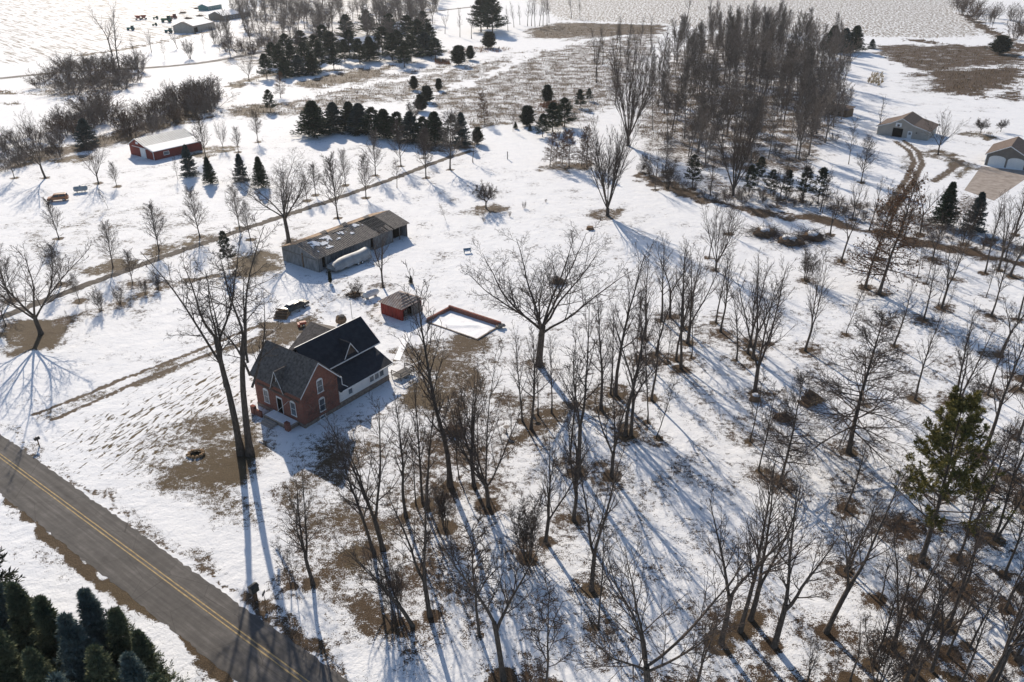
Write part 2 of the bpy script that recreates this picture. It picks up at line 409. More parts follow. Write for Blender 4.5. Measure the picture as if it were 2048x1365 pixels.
def build_prototypes():
    for i in range(4):   # tall straight woodland tree with a narrow crown
        g = np.random.default_rng(100 + i)
        tr = straight(1, g, 16, .21, .025, 12, .035, .02)
        cs = crown(tr, g, 21, .30, lambda t: 46 - 18 * t, lambda t: .31 * (1.15 - .75 * t), .11, 6, 4, 0, lf2=.36, wob=.04, a2=(24, 44))
        put('slim', [(tr[0], tr[1], 7)], cs)
    for i in range(4):   # forks into two or three uprights
        g = np.random.default_rng(200 + i)
        st, ld = forked(g, (5.0, 3.6, 6.0, 4.2)[i], .23, (2, 3, 2, 3)[i], 10.5, (9, 20))
        cs = crown(ld, g, 12, .10, lambda t: 42 - 12 * t, lambda t: .42 * (1.1 - .7 * t), .09, 6, 4, 0, lf2=.36, wob=.045, a2=(24, 44))
        put('fork', [(st[0], st[1], 8), (ld[0], ld[1], 6)], cs)
    for i in range(3):   # low branching vase
        g = np.random.default_rng(300 + i)
        st, ld = forked(g, (2.4, 3.2, 1.6)[i], .22, (6, 5, 7)[i], 10, (15, 40), .07, .05)
        cs = crown(ld, g, 11, .15, (24, 42), lambda t: .42 * (1.1 - .65 * t), .08, 6, 4, 0, lf2=.38, wob=.05, a2=(24, 44))
        put('vase', [(st[0], st[1], 8), (ld[0], ld[1], 6)], cs)
    for i in range(2):   # big old spreading tree
        g = np.random.default_rng(400 + i)
        st, ld = forked(g, 6.2, .40, 9, 13, (12, 56), .085, .05, 10)
        ld[1][:, 0] *= 1.0
        cs = crown(ld, g, 11, .18, (32, 56), lambda t: .44 * (1.05 - .6 * t), .06, 7, 4, 1, wob=.09, tw=.013)
        put('big', [(st[0], st[1], 10), (ld[0], ld[1], 7)], cs, twig='twig_grey' if i else 'twig')
    for i in range(2):   # big tree with two trunks from the ground
        g = np.random.default_rng(450 + i)
        P0 = np.array([[-.40, 0, 0], [.40, .1, 0.]])
        st = straight(2, g, 11.5, .32, .17, 8, .018, .0, .012, P0)
        st[0][0, :, 0] -= np.linspace(0, 1.3, 8) ** 2 * .6
        tops = st[0][:, -1]; k = 5; az = np.arange(k) * 2.4 + .6
        a = np.radians(g.uniform(5, 27, 2 * k)); az = np.concatenate([az, az + 1])
        D = np.stack([np.sin(a) * np.cos(az), np.sin(a) * np.sin(az), np.cos(a)], 1)
        P = np.repeat(tops, k, 0) - np.tile(np.linspace(0, 4.6, k), 2)[:, None] * UP
        ld = grow(P, D, g.uniform(7, 11, 2 * k), np.full(2 * k, .11), .02, 9, .08, .05, g)
        cs = crown(ld, g, 10, .2, (35, 62), lambda t: .36 * (1.05 - .6 * t), .04, 6, 4, 1, wob=.10, tw=.012)
        put('twin', [(st[0], st[1], 10), (ld[0], ld[1], 7)], cs)
    for i in range(2):   # broom of many stems
        g = np.random.default_rng(500 + i)
        st, ld = forked(g, 1.8, .50, 15, 17, (5, 36), .03, .02, 9)
        cs = crown(ld, g, 13, .25, (14, 30), lambda t: .36 * (1.1 - .65 * t), .03, 6, 4, 0, a2=(16, 34), wob=.04, tw=.017)
        put('elm', [(st[0], st[1], 9), (ld[0], ld[1], 6)], cs)
    for i in range(4):   # young lawn tree with an egg-shaped crown
        g = np.random.default_rng(600 + i)
        tr = straight(1, g, 8, .11, .02, 10, .02, .03)
        cs = crown(tr, g, 30, .2, lambda t: 46 - 22 * t, lambda t: .40 * np.minimum(1.0, 1.25 - 1.0 * t) + .05, .06, 6, 4, 2, a2=(22, 42), wob=.045, tw=.013)
        put('street', [(tr[0], tr[1], 7)], cs, twig='twig_grey' if i % 2 else 'twig')
    for i in range(3):   # pin oak: level and drooping side branches
        g = np.random.default_rng(700 + i)
        tr = straight(1, g, 15, .20, .025, 12, .02, .03)
        cs = crown(tr, g, 56, .16, lambda t: 100 - 58 * t, lambda t: .36 * (1.1 - .85 * t), lambda t: -.05 + .11 * t, 8, 5, 2, a2=(28, 50), tw=.014)
        put('oak', [(tr[0], tr[1], 8)], cs)
    for i in range(3):   # oak that keeps brown leaves
        g = np.random.default_rng(750 + i)
        tr = straight(1, g, 11, .16, .025, 10, .03, .03)
        cs = crown(tr, g, 46, .16, lambda t: 95 - 52 * t, lambda t: .33 * (1.1 - .8 * t), lambda t: -.02 + .07 * t, 8, 5, 0, a2=(28, 50))
        tips = cs[2][0]; sel = g.choice(len(tips), min(len(tips), 2400 if i < 2 else 700), replace=False)
        P = tips[sel, -1] + g.normal(0, .06, (len(sel), 3))
        put('oakleaf', [(tr[0], tr[1], 7)], cs, twig='twig_brown', leaves=cards(P, g.normal(0, 1, (len(P), 3)) - UP * .5, .24, .16, g))
    for i in range(2):   # small fruit tree
        g = np.random.default_rng(800 + i)
        st, ld = forked(g, 1.3, .14, 7, 3.2, (35, 68), .12, .07, 7)
        cs = crown(ld, g, 10, .2, (35, 65), lambda t: .5 * (1.05 - .5 * t), .10, 7, 5, 1, wob=.12, tw=.012)
        put('apple', [(st[0], st[1], 8), (ld[0], ld[1], 5)], cs)
    for i in range(3):   # clump of stems
        g = np.random.default_rng(850 + i)
        k = 10; az = np.arange(k) * 2.4; P0 = np.stack([np.cos(az) * .25, np.sin(az) * .25, 0 * az], 1)
        st = straight(k, g, g.uniform(4.5, 6.5, k), .05, .016, 8, .05, .035, .0, P0)
        a = np.radians(g.uniform(4, 26, k)); D = np.stack([np.sin(a) * np.cos(az), np.sin(a) * np.sin(az), np.cos(a)], 1)
        st = grow(P0 - UP * .1, D, g.uniform(4.5, 6.5, k), np.full(k, .05), .016, 8, .05, .03, g)
        cs = crown(st, g, 9, .22, (22, 42), lambda t: .34 * (1.1 - .6 * t), .06, 5, 4, 1, tw=.013)
        put('clump', [(st[0], st[1], 5)], cs)
    for i in range(3):   # sapling
        g = np.random.default_rng(900 + i)
        tr = straight(1, g, 7, .06, .014, 9, .045, .03)
        cs = crown(tr, g, 15, .28, lambda t: 50 - 15 * t, lambda t: .26 * (1.15 - .7 * t), .07, 5, 4, 1, tw=.012)
        put('young', [(tr[0], tr[1], 6)], cs)
    for i in range(5):   # crowded wood: long pale stems with fine upright tops
        g = np.random.default_rng(950 + i)
        tr = straight(1, g, 19, .15, .02, 11, .03, .025, .05)
        cs = crown(tr, g, 32, .34, lambda t: 40 - 14 * t, lambda t: .22 * (1.1 - .6 * t), .06, 7, 5, 1, a2=(18, 38), wob=.05, tw=.024)
        put('wood', [(tr[0], tr[1], 6)], cs, bark='bark_pale', twig='twig_grey')
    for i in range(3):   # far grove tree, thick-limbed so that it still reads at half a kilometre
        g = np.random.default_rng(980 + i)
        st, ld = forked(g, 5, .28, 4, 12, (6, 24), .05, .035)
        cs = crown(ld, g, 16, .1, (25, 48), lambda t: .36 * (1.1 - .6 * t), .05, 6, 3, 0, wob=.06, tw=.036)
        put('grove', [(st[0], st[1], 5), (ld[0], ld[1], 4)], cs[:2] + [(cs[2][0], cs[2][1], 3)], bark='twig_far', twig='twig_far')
    for i in range(4):   # dense brush
        g = np.random.default_rng(1000 + i)
        k = 18; az = g.uniform(0, 6.28, k); rr = g.uniform(0, 1.1, k)
        P0 = np.stack([np.cos(az) * rr, np.sin(az) * rr, 0 * az - .1], 1); a = np.radians(g.uniform(3, 42, k))
        D = np.stack([np.sin(a) * np.cos(az), np.sin(a) * np.sin(az), np.cos(a)], 1)
        st = grow(P0, D, g.uniform(2.4, 3.9, k), np.full(k, .03), .012, 6, .09, .02, g)
        cs = crown(st, g, 6, .15, (20, 42), lambda t: .42 * (1.1 - .6 * t), .05, 4, 2, 0, wob=.08, tw=.014)
        put('brush', [(st[0], st[1], 4)], cs, bark='twig_far', twig='twig_brown' if i % 2 else 'twig_far')
    # ---------------- conifers
    def conifer(kind, seed, h, rad, nb, nt, droop, blade, wid, mat, start=.06, power=.85, sub=5, up=.25, bare=0.0, tr_r=None, jitter=.12, narrow=0.0):
        g = np.random.default_rng(seed)
        tr = straight(1, g, h * .985, tr_r or h * .013, .015, 10, .008, .02, .01)
        t = start + (1 - start) * np.sort(g.uniform(0, 1, nb)) ** .92
        z = t * h; az = np.arange(nb) * 2.399 + g.normal(0, .25, nb)
        L = rad * ((1 - t) / (1 - start)) ** power * g.uniform(1 - jitter * 1.6, 1 + jitter, nb) + h * .012
        el = np.radians(droop * (1 - t) ** .6 + 38 * t + g.normal(0, 5, nb) - 4)
        D = np.stack([np.cos(el) * np.cos(az), np.cos(el) * np.sin(az), np.sin(el)], 1)
        P0 = np.stack([np.interp(z, tr[0][0, :, 2], tr[0][0, :, 0]), np.interp(z, tr[0][0, :, 2], tr[0][0, :, 1]), z], 1)
        b = grow(P0, D, L, L * .012 + .012, .008, 5, .05, up * .12, g)
        p, d, tt, _, Lp = sprout(b[0], b[1], nt, bare, 1.0, (30, 62), g, lambda t: .30 * (1.1 - .55 * t))
        d[:, 2] = d[:, 2] * .45 + g.normal(.05, .14, len(d)); d = nrm(d)
        P, Dd, Ls, Ws = [], [], [], []
        Lt = np.clip(Lp, blade * .7, blade * 2.6)
        for q in range(sub):
            f = q / sub
            P.append(p + d * (Lt * f)[:, None]); dd = nrm(d + g.normal(0, .42, d.shape) + UP * .08)
            Dd.append(dd); Ls.append(blade * g.uniform(.7, 1.25, len(p))); Ws.append(wid * g.uniform(.7, 1.3, len(p)))
        V, Q = cards(np.concatenate(P), np.concatenate(Dd), np.concatenate(Ls), np.concatenate(Ws), g)
        TV, TQ = tubes([(tr[0], tr[1], 7), (b[0], b[1], 3)])
        trm = npmesh('trunk', TV, TQ, 'bark', 4, True)
        PROTO.setdefault(kind, []).append(dict(trunk=trm, crown=npmesh('crown', V, Q, mat), leaves=None, top=max(h, V[:, 2].max())))
    for i in range(3): conifer('forespruce', 10 + i, 13, 3.3, 230, 17, -2, .40, .085, 'needles_foreblue' if i == 1 else 'needles_fore', sub=6, power=1.0, jitter=.30, up=.7)
    for i in range(2): conifer('spruce', 20 + i, 8, 2.5, 150, 13, -8, .36, .14, 'needles_blue' if i else 'needles', start=.04)
    for i in range(2): conifer('cedar', 30 + i, 5, 1.7, 150, 12, 35, .34, .15, 'needles_cedar', start=.03, power=.42, up=.6, jitter=.25)
    for i in range(2): conifer('scrubpine', 40 + i, 8, 2.3, 60, 12, 4, .40, .12, 'needles_cedar', start=.2, power=.6, bare=.35, jitter=.4)
    for i in range(2): conifer('pine', 50 + i, 11, 3.0, 90, 15, 6, .42, .16, 'needles', start=.16, power=.62, bare=.25, jitter=.3)
    for i in range(1): conifer('columnar', 60 + i, 3, .55, 120, 10, 55, .22, .10, 'needles_cedar', start=.03, power=.3, up=.8)
    # the white pine: bare lower limbs, plumes on the upper ones
    g = np.random.default_rng(77)
    tr = straight(1, g, 18, .27, .03, 12, .015, .02, .015)
    p, d, t, rr, L = sprout(tr[0], tr[1], 60, .22, .99, lambda t: 84 - 40 * t, g, lambda t: .34 * (1.18 - .9 * t))
    b1 = grow(p, d, L, np.minimum(rr * .5, .08), .02, 7, .06, .06, g)
    p, d, t2, _, L2 = sprout(b1[0], b1[1], 9, .35, 1.0, (25, 55), g, lambda t: .30 * (1.2 - .6 * t))
    b2 = grow(p, d, L2, np.full(len(p), .022), .012, 4, .08, .07, g)
    live = b2[0][:, -1, 2] > 7.6 + g.normal(0, 1.2, len(p))
    pp, dd, _, _, _ = sprout(b2[0][live], b2[1][live], 15, .3, 1.0, (25, 70), g, lambda t: .3 + 0 * t)
    P = np.repeat(pp, 3, 0); Dd = np.repeat(dd, 3, 0) + g.normal(0, .5, (len(pp) * 3, 3)) + UP * .25
    V, Q = cards(P, Dd, g.uniform(.28, .46, len(P)), g.uniform(.06, .11, len(P)), g)
    TV, TQ = tubes([(tr[0], tr[1], 9), (b1[0], b1[1], 5)]); BV, BQ = tubes([(b2[0], b2[1], 3)])
    PROTO['whitepine'] = [dict(trunk=npmesh('trunk', TV, TQ, 'bark', 4, True), crown=npmesh('crown', V, Q, 'needles_yellow'), leaves=npmesh('dead_branches', BV, BQ, 'twig'), top=18.3)]
build_prototypes()

TREES = []   # (object, noun, px, py)
KINDNAME = dict(grove='bare_tree', slim='bare_tree', fork='bare_tree', vase='bare_tree', big='bare_tree', twin='bare_tree', elm='bare_tree', street='bare_tree', oak='bare_tree', young='sapling',
                oakleaf='oak_tree', apple='fruit_tree', clump='bare_shrub', wood='bare_tree', brush='brush_shrub', forespruce='spruce_tree', spruce='spruce_tree', cedar='cedar_tree',
                scrubpine='pine_tree', pine='pine_tree', whitepine='pine_tree', columnar='columnar_evergreen')
cnt = {}
def tree(kind, px, py, ty, tilt=0.0, wide=1.0, var=None, label=None, group=None, cat='tree', rz=None):
    """a tree whose foot is seen at (px, py) and whose top reaches picture height ty"""
    h = max(HG(px, py, ty), .6)
    vs = PROTO[kind]; c = cnt.get(kind, 0); cnt[kind] = c + 1
    q = vs[c % len(vs) if var is None else var]
    s = h / q['top'] / max(math.cos(tilt), .5)
    name = KINDNAME[kind]
    o = thing(name, label, cat, at(px, py), 0, group)
    o.rotation_euler = (0, tilt, rnd.uniform(0, 6.28) if rz is None else rz)
    if tilt:   # lean sideways in the world whatever the spin
        o.rotation_mode = 'XYZ'; o.rotation_euler = (Matrix.Rotation(tilt, 3, 'Y') @ Matrix.Rotation(rnd.uniform(0, 6.28) if rz is None else rz, 3, 'Z')).to_euler()
    o.scale = (s * wide, s * wide, s)
    for nm, key in (('trunk', 'trunk'), ('crown', 'crown'), ('dead_leaves', 'leaves')):
        if q[key] is None: continue
        ch = bpy.data.objects.new(q[key].name.split('.')[0], q[key]); COL.objects.link(ch); ch.parent = o
    TREES.append((o, kind, px, py, h, label is not None))
    return o

def mass(name, kind, spots, label, mat, hs, seed):
    """one uncountable object out of many copies of a kind"""
    q = np.random.default_rng(seed); VV, QQ, b = [], [], 0
    base = []
    for p in PROTO[kind]:
        v_, q_, o_ = [], [], 0
        for me in (p['trunk'], p['crown']):
            a = np.empty(len(me.vertices) * 3, np.float32); me.vertices.foreach_get('co', a)
            l = np.empty(len(me.loops), np.int32); me.loops.foreach_get('vertex_index', l)
            v_.append(a.reshape(-1, 3)); q_.append(l.reshape(-1, 4) + o_); o_ += len(me.vertices)
        base.append((np.concatenate(v_), np.concatenate(q_), p['top']))
    for i, (x, y) in enumerate(spots):
        v, f, top = base[i % len(base)]; s = q.uniform(*hs) / top; a = q.uniform(0, 6.28); c_, s_ = math.cos(a), math.sin(a)
        w_ = np.stack([(v[:, 0] * c_ - v[:, 1] * s_) * s + x, (v[:, 0] * s_ + v[:, 1] * c_) * s + y, v[:, 2] * s], 1)
        VV.append(w_); QQ.append(f + b); b += len(v)
    o = bpy.data.objects.new(name, npmesh(name, np.concatenate(VV), np.concatenate(QQ), mat)); COL.objects.link(o)
    o['kind'] = 'stuff'; o['label'] = label; return o
# ------------------------------------------------------------------ the trees: kind, foot x, foot y, top y [, lean in degrees (+ = right), width]
T = tree
# singular trees that carry labels of their own
T('twin', 492, 908, 425, 0, 1.0, 0, 'huge bare tree with two pale trunks from one base, in front of the brick house', rz=2.9)
T('big', 1078, 731, 452, 0, 1.12, 0, 'wide-spreading old bare tree standing alone right of the snow-filled foundation', rz=.4)
T('big', 578, 488, 292, 0, 1.05, 1, 'large pale bare tree growing against the left end of the old grey barn', rz=2.0)
T('vase', 82, 668, 425, R(-4), 1.25, 0, 'large bare tree on a brown grass patch beside the gravel lane, far left', rz=1.0)
T('elm', 1215, 432, 225, 0, .85, 0, 'broom-shaped bare tree of many stems alone on the snow in front of the wood')
T('elm', 1256, 292, 62, 0, .80, 1, 'tallest broom-shaped bare tree behind the other broom-shaped one, at the wood edge')
T('fork', 825, 1252, 1065, R(-24), 1.15, 3, 'leaning bare tree with arching branches, near the roadside')
T('whitepine', 1842, 1122, 806, R(2), .95, 0, 'yellow-green pine with plumed upper limbs and bare lower branches', rz=.5)
T('slim', 900, 972, 522, R(-2.5), 1.0, 0, 'very tall crooked bare tree right of the house, crown above the red shed')
T('spruce', 1885, 452, 362, label='dark spruce in the brush below the taupe garage drive, left of its neighbour')
T('spruce', 1945, 462, 382, label='dark spruce right of its taller neighbour, below the concrete drive')
T('columnar', 661, 567, 541, label='narrow dark evergreen column in front of the covered trailer')
T('spruce', 822, 568, 551, label='tiny spruce alone on the snow behind the red shed')
T('scrubpine', 458, 536, 460, label='scraggly thin conifer between the gravel lane and the old barn', wide=.8)
T('young', 891, 441, 405, R(-14), 1.0, 0, 'stunted dark broken tree on open snow right of the old barn')
T('apple', 972, 417, 364, label='small round bare fruit tree on open snow above the old barn')
T('apple', 1960, 268, 236, label='spreading bare fruit tree above the taupe garage, left one')
T('apple', 2001, 264, 238, label='spreading bare fruit tree above the taupe garage, right one', wide=.9)
T('vase', 1876, 310, 216, 0, 1.15, 1, 'round-headed bare tree in front of the tan outbuilding')
T('oakleaf', 970, 247, 182, label='brown-leaved oak on a round brown patch at the meadow edge')
T('oakleaf', 561, 196, 143, label='brown-leaved oak beside a dark conifer at the left end of the meadow')
T('oak', 1697, 905, 610, 0, 1.25, 0, 'tall bare oak with drooping side branches over a mound of brush')
T('oakleaf', 1730, 576, 372, 0, .95, 2, 'left of two tall oaks standing on one brown leaf patch')
T('oakleaf', 1758, 588, 335, 0, .95, 2, 'right of two tall oaks standing on one brown leaf patch')
T('vase', 1295, 1392, 1075, 0, 1.25, 1, 'wide low-forking bare tree at the bottom edge of the photo')
T('clump', 1056, 1117, 985, 0, 1.0, 0, 'small round-crowned bare tree on its own brown ring, low centre', rz=1)
T('clump', 1612, 562, 488, 0, 1.1, 1, 'vase-shaped clump of stems on a brown ring left of the two tall oaks')
T('fork', 1652, 1265, 955, R(5), 1.0, 2, 'bare tree with a kinked trunk above its brown ring, lower right')
T('fork', 1548, 1293, 960, R(3), 1.1, 0, 'bare tree with one strong side limb, on a brown ring, lower right')
T('elm', 1466, 392, 215, 0, .75, 0, 'pale broom-shaped bare tree at the front of the wood')
# plain trees
LST = '''
fork 626 1168 930 -3;young 582 1172 1075 -6;young 590 1174 1078;clump 797 1245 1115 -6 .6;fork 860 1232 925 -4;clump 890 1056 960 0 .9
fork 766 1099 800 -4;slim 748 1106 835 -5;young 959 1270 1000 0 1.3;fork 1007 1358 1020 -1;slim 856 1015 760 -2 .8;slim 846 1006 745 -3 .8;young 832 1010 850 -2
slim 812 1033 770 -3;fork 948 973 712 -2;young 956 952 785;vase 977 1013 705 -1 .8;young 918 957 790 -2;slim 1045 843 640 -1 .8;slim 1062 858 622;slim 1076 830 690 0 .8
slim 1103 826 655 0 .8;slim 1203 820 560;slim 1231 790 488;slim 1221 789 600 0 .8;fork 1157 946 580 0 .9;young 1139 926 690;fork 1223 952 715 1
slim 1251 871 560 1;fork 1262 871 640 1;young 1295 845 660;slim 1303 800 590;young 1312 877 742 10;slim 1362 738 500;young 1500 883 733 2 1.2
fork 1147 1041 800 0;fork 1183 1180 872 1;fork 1091 1084 858 3;young 1197 1256 1045 2;young 1218 1318 1228;young 1091 1388 1148 0 1.3
fork 1442 1286 958 0;slim 1480 1263 925 3;fork 1501 1239 908 3;fork 1390 1382 1196 4;young 1368 1385 1282;vase 1689 1143 955 3 .7;slim 1698 1141 965 4
slim 1691 1019 860 2;fork 1786 1298 1055 2;slim 1808 1372 1100 4;fork 1863 1342 1120 4 .9;slim 1896 1254 1010 4;slim 1940 1295 1140 4;fork 1974 1370 1095 6;slim 1987 1372 1120 6
clump 1758 1372 1235;young 1660 1372 1282;young 1530 1370 1300;young 1890 1352 1270;slim 1987 1079 875 9;slim 1995 1075 900 11
slim 1967 912 605 2;oak 1945 1063 850 3;oak 1888 997 750 2 .8;slim 1911 798 600 1;fork 1904 852 622 1;young 1725 812 700 3;oak 1560 967 738 2 .9;young 1517 942 758
fork 1509 787 518 2;fork 1682 524 375 1 .9;young 1692 670 560 2;fork 1610 702 495 3 .8;young 1622 699 645;slim 1787 693 538 2;slim 1847 640 495 2;fork 1883 617 445 2;young 1876 611 520;young 1898 611 562 10
slim 1982 632 475 3;young 1972 594 500;slim 1970 547 400 1;fork 1997 541 378 2;slim 2020 553 370 3;young 1815 532 450 1;young 1834 556 455 1;young 1843 538 460;young 1853 568 455 2
fork 1999 712 558 2;young 1644 427 338;vase 1431 542 380 0 .9;slim 1418 517 420;fork 1457 469 395;young 1526 453 400;slim 1432 646 500 1;slim 1441 664 478 1;slim 1473 721 568
slim 1495 707 518 1;slim 1500 692 525 1;fork 1505 717 500 1;young 1539 689 560 4;young 1382 717 570 2;fork 1375 687 478;slim 1366 657 470;slim 1352 721 530;young 1336 726 620
slim 1323 642 460;fork 1340 635 478;slim 1290 678 500;slim 1283 717 560;young 1273 721 575;slim 1312 711 542
street 234 374 320;vase 197 367 258 -4 .9;vase 91 357 213 -5 1.0;street 29 357 280 -4;young 216 417 372 -8;street 118 478 393 -5;young 356 360 308 -3;street 226 535 438;street 318 502 395;street 400 475 368
street 265 567 498;street 159 603 545;street 123 569 478;street 22 602 470 0 1.1;street 12 652 560;street 501 480 400;vase 446 297 235 0 .7;street 412 316 225;street 477 305 250;street 516 285 218
street 479 456 365;street 631 391 320;street 691 371 295;street 676 437 300;street 614 402 345;street 732 396 300;street 751 352 255;young 794 376 315 0 1.5;street 802 333 238;street 847 317 252
street 852 357 245;street 900 340 213 0 1.15;young 946 326 262 0 1.6;young 1026 264 222;fork 766 574 448 0 1.1;vase 498 161 103
oakleaf 1100 333 262 0 .9;oakleaf 1112 326 258 0 .8;oakleaf 1124 329 256 0 .8;oakleaf 1138 335 255;oakleaf 1163 333 262 0 .8;oakleaf 1174 335 250
street 1722 365 268;young 1697 329 232;slim 1757 268 190;fork 1384 378 285;street 1330 345 270;slim 1420 392 290;fork 1310 380 290 0 .8;clump 1290 350 300;clump 1335 378 312
vase 1560 400 300 0 .7;fork 1604 404 300;slim 1640 424 330;fork 1660 470 370;fork 1705 440 340;slim 1738 462 345;fork 1775 470 360;slim 1808 480 370;fork 1840 470 345;vase 1925 490 385 0 .8
fork 2030 470 330;slim 2044 500 380;fork 1985 480 380;slim 2010 520 398;fork 1865 520 420;young 1905 560 470;slim 1755 520 430;fork 2036 640 510;slim 2046 760 600
clump 202 622 573;clump 240 608 568;clump 291 588 558;clump 316 578 543;young 332 571 553;young 279 589 575;young 176 631 606;young 137 644 618
slim 1926 1180 1000 4;fork 2010 1220 1050 6;slim 2040 1180 960 8;fork 2030 1320 1140 6;fork 2046 1010 840 7;slim 1830 1230 1090 3;fork 1700 1362 1250;fork 1612 1372 1270;slim 1920 1372 1190 5;fork 1830 1365 1215
slim 1760 1200 1080 2;slim 1985 980 820 4;fork 2035 880 700 4;young 1850 1290 1150
slim 240 140 2 -2;fork 225 112 8;fork 303 105 55;fork 276 135 70 -4;fork 355 98 50 -8;young 330 120 75;young 408 100 60;clump 380 118 75;clump 430 88 48;young 440 105 62
slim 1375 38 -30;slim 1420 30 -34;slim 1160 38 -12;slim 1143 36 -25;fork 890 68 20 0 .9;slim 920 75 15;slim 943 78 8;slim 1016 62 10;slim 1028 55 2
slim 1055 53 -8;slim 1063 53 -10;slim 1070 54 -12;slim 1079 52 -10;slim 1086 53 -14;slim 1094 51 -12;slim 1040 50 5;slim 1098 46 -16
'''
for ln in LST.replace('\n', ';').split(';'):
    q = ln.split()
    if not q: continue
    v = [float(x) for x in q[1:]]
    T(q[0], v[0], v[1], v[2], R(v[3]) if len(v) > 3 else 0, v[4] if len(v) > 4 else 1.0)
CON = '''
spruce 380 352 288 0 1.00;spruce 421 368 313 0 1.00;spruce 484 363 306 0 1.00;spruce 523 375 312 0 1.00;pine 541 223 178 0 1.35;spruce 175 292 236 0 1.62
spruce 630 272 200 0 2.02;spruce 668 264 203 0 1.76;spruce 700 262 202 0 1.76;spruce 722 266 205 0 1.94;pine 745 272 213 0 1.76;spruce 770 276 217 0 1.94;pine 795 280 222 0 1.76;spruce 822 284 222 0 1.76;pine 846 286 232 0 1.76;spruce 870 288 222 0 1.76;scrubpine 905 280 228 0 1.35
cedar 842 222 188 0 1.76;cedar 855 204 171 0 1.76;cedar 828 180 151 0 1.35;cedar 878 181 156 0 1.35;spruce 924 290 223 0 1.08;cedar 955 288 253 0 1.35;cedar 1055 252 210 0 1.62;cedar 1095 206 168 0 1.35;pine 1085 274 226 0 1.35;pine 1105 264 204 0 1.62;pine 1129 254 194 0 1.62;pine 1160 216 178 0 1.49;pine 1178 202 176 0 1.35
spruce 1031 258 244 0 1.35;spruce 1060 262 249 0 1.35;pine 534 158 106 0 1.49;pine 560 147 88 0 1.35;pine 585 143 86 0 1.35;pine 612 141 84 0 1.35;pine 640 139 84 0 1.35;pine 668 138 88 0 1.35;pine 690 126 78 0 1.35;pine 650 108 48 0 1.70;pine 695 85 28 0 1.70
pine 809 135 82 0 1.62;pine 795 112 60 0 1.70;pine 838 104 38 0 1.70;pine 860 100 48 0 1.70;pine 871 118 74 0 2.04;cedar 917 130 90 0 1.76;cedar 941 120 90 0 1.35;cedar 978 96 62 0 2.04;pine 962 64 -6 0 1.70;pine 985 68 -8 0 1.70;pine 975 58 -12 0 1.70
spruce 1662 104 50 0 1.70;spruce 1684 105 55 0 1.70;spruce 1706 104 50 0 1.70;spruce 1743 98 78 0 1.70;cedar 1998 108 70 0 2.38;scrubpine 1384 378 308 0 1.00;scrubpine 1497 392 328 0 1.00;scrubpine 1540 394 338 0 1.00;scrubpine 1570 397 338 0 1.00;scrubpine 1605 402 333 0 1.00;scrubpine 1635 407 333 0 1.00;scrubpine 1515 372 312 0 1.00
forespruce 30 1290 1105 0 1.00;forespruce 62 1352 1148 0 1.00;forespruce 108 1378 1165 0 1.00;forespruce 158 1402 1190 0 1.00;forespruce 12 1372 1185 0 1.00;forespruce 30 1452 1232 0 1.00;forespruce 78 1478 1255 0 1.00
forespruce 205 1460 1232 0 1.00;forespruce 140 1500 1295 0 1.00;forespruce 255 1510 1288 0 1.00;forespruce 322 1530 1310 0 1.00;forespruce 372 1545 1345 0 1.00;forespruce 15 1560 1300 0 1.00;forespruce 200 1590 1340 0 1.00
forespruce 330 1445 1262 0 1.00;forespruce 285 1420 1215 0 .95;forespruce 240 1405 1180 0 .95;scrubpine 4 1262 1092 0 1.10
pine 575 120 66 0 1.8;pine 605 112 60 0 1.8;pine 632 122 68 0 1.8;pine 664 116 62 0 1.9;pine 700 112 58 0 1.8;pine 720 128 76 0 1.8;spruce 740 122 72 0 1.8;pine 765 108 52 0 1.9;pine 785 122 66 0 1.9;pine 822 124 70 0 1.9;spruce 850 112 62 0 1.9;pine 815 84 30 0 1.9;pine 780 80 26 0 1.8;pine 848 78 22 0 1.8;pine 735 70 18 0 1.8;pine 548 134 84 0 1.7;spruce 625 150 104 0 1.7;spruce 598 152 108 0 1.6;spruce 572 156 112 0 1.6
'''
for ln in CON.replace('\n', ';').split(';'):
    q = ln.split()
    if not q: continue
    v = [float(x) for x in q[1:]]
    T(q[0], v[0], v[1], v[2], R(v[3]) if len(v) > 3 else 0, v[4] if len(v) > 4 else 1.0)

# the crowded wood: foot positions spread inside picture regions, in rows from far to near
def inside(x, y, poly):
    c = False; n = len(poly)
    for i in range(n):
        (x1, y1), (x2, y2) = poly[i], poly[(i + 1) % n]
        if (y1 > y) != (y2 > y) and x < (x2 - x1) * (y - y1) / (y2 - y1) + x1: c = not c
    return c

def scatter(poly, n, gap, seed):
    q = random.Random(seed); pts = []
    W = [G(*p) for p in poly]
    x0, x1 = min(p[0] for p in W), max(p[0] for p in W); y0, y1 = min(p[1] for p in W), max(p[1] for p in W)
    tries = 0
    while len(pts) < n and tries < 40000:
        tries += 1
        x, y = q.uniform(x0, x1), q.uniform(y0, y1)
        if inside(x, y, W) and all((x - a) ** 2 + (y - b) ** 2 > gap * gap for a, b in pts): pts.append((x, y))
    return pts

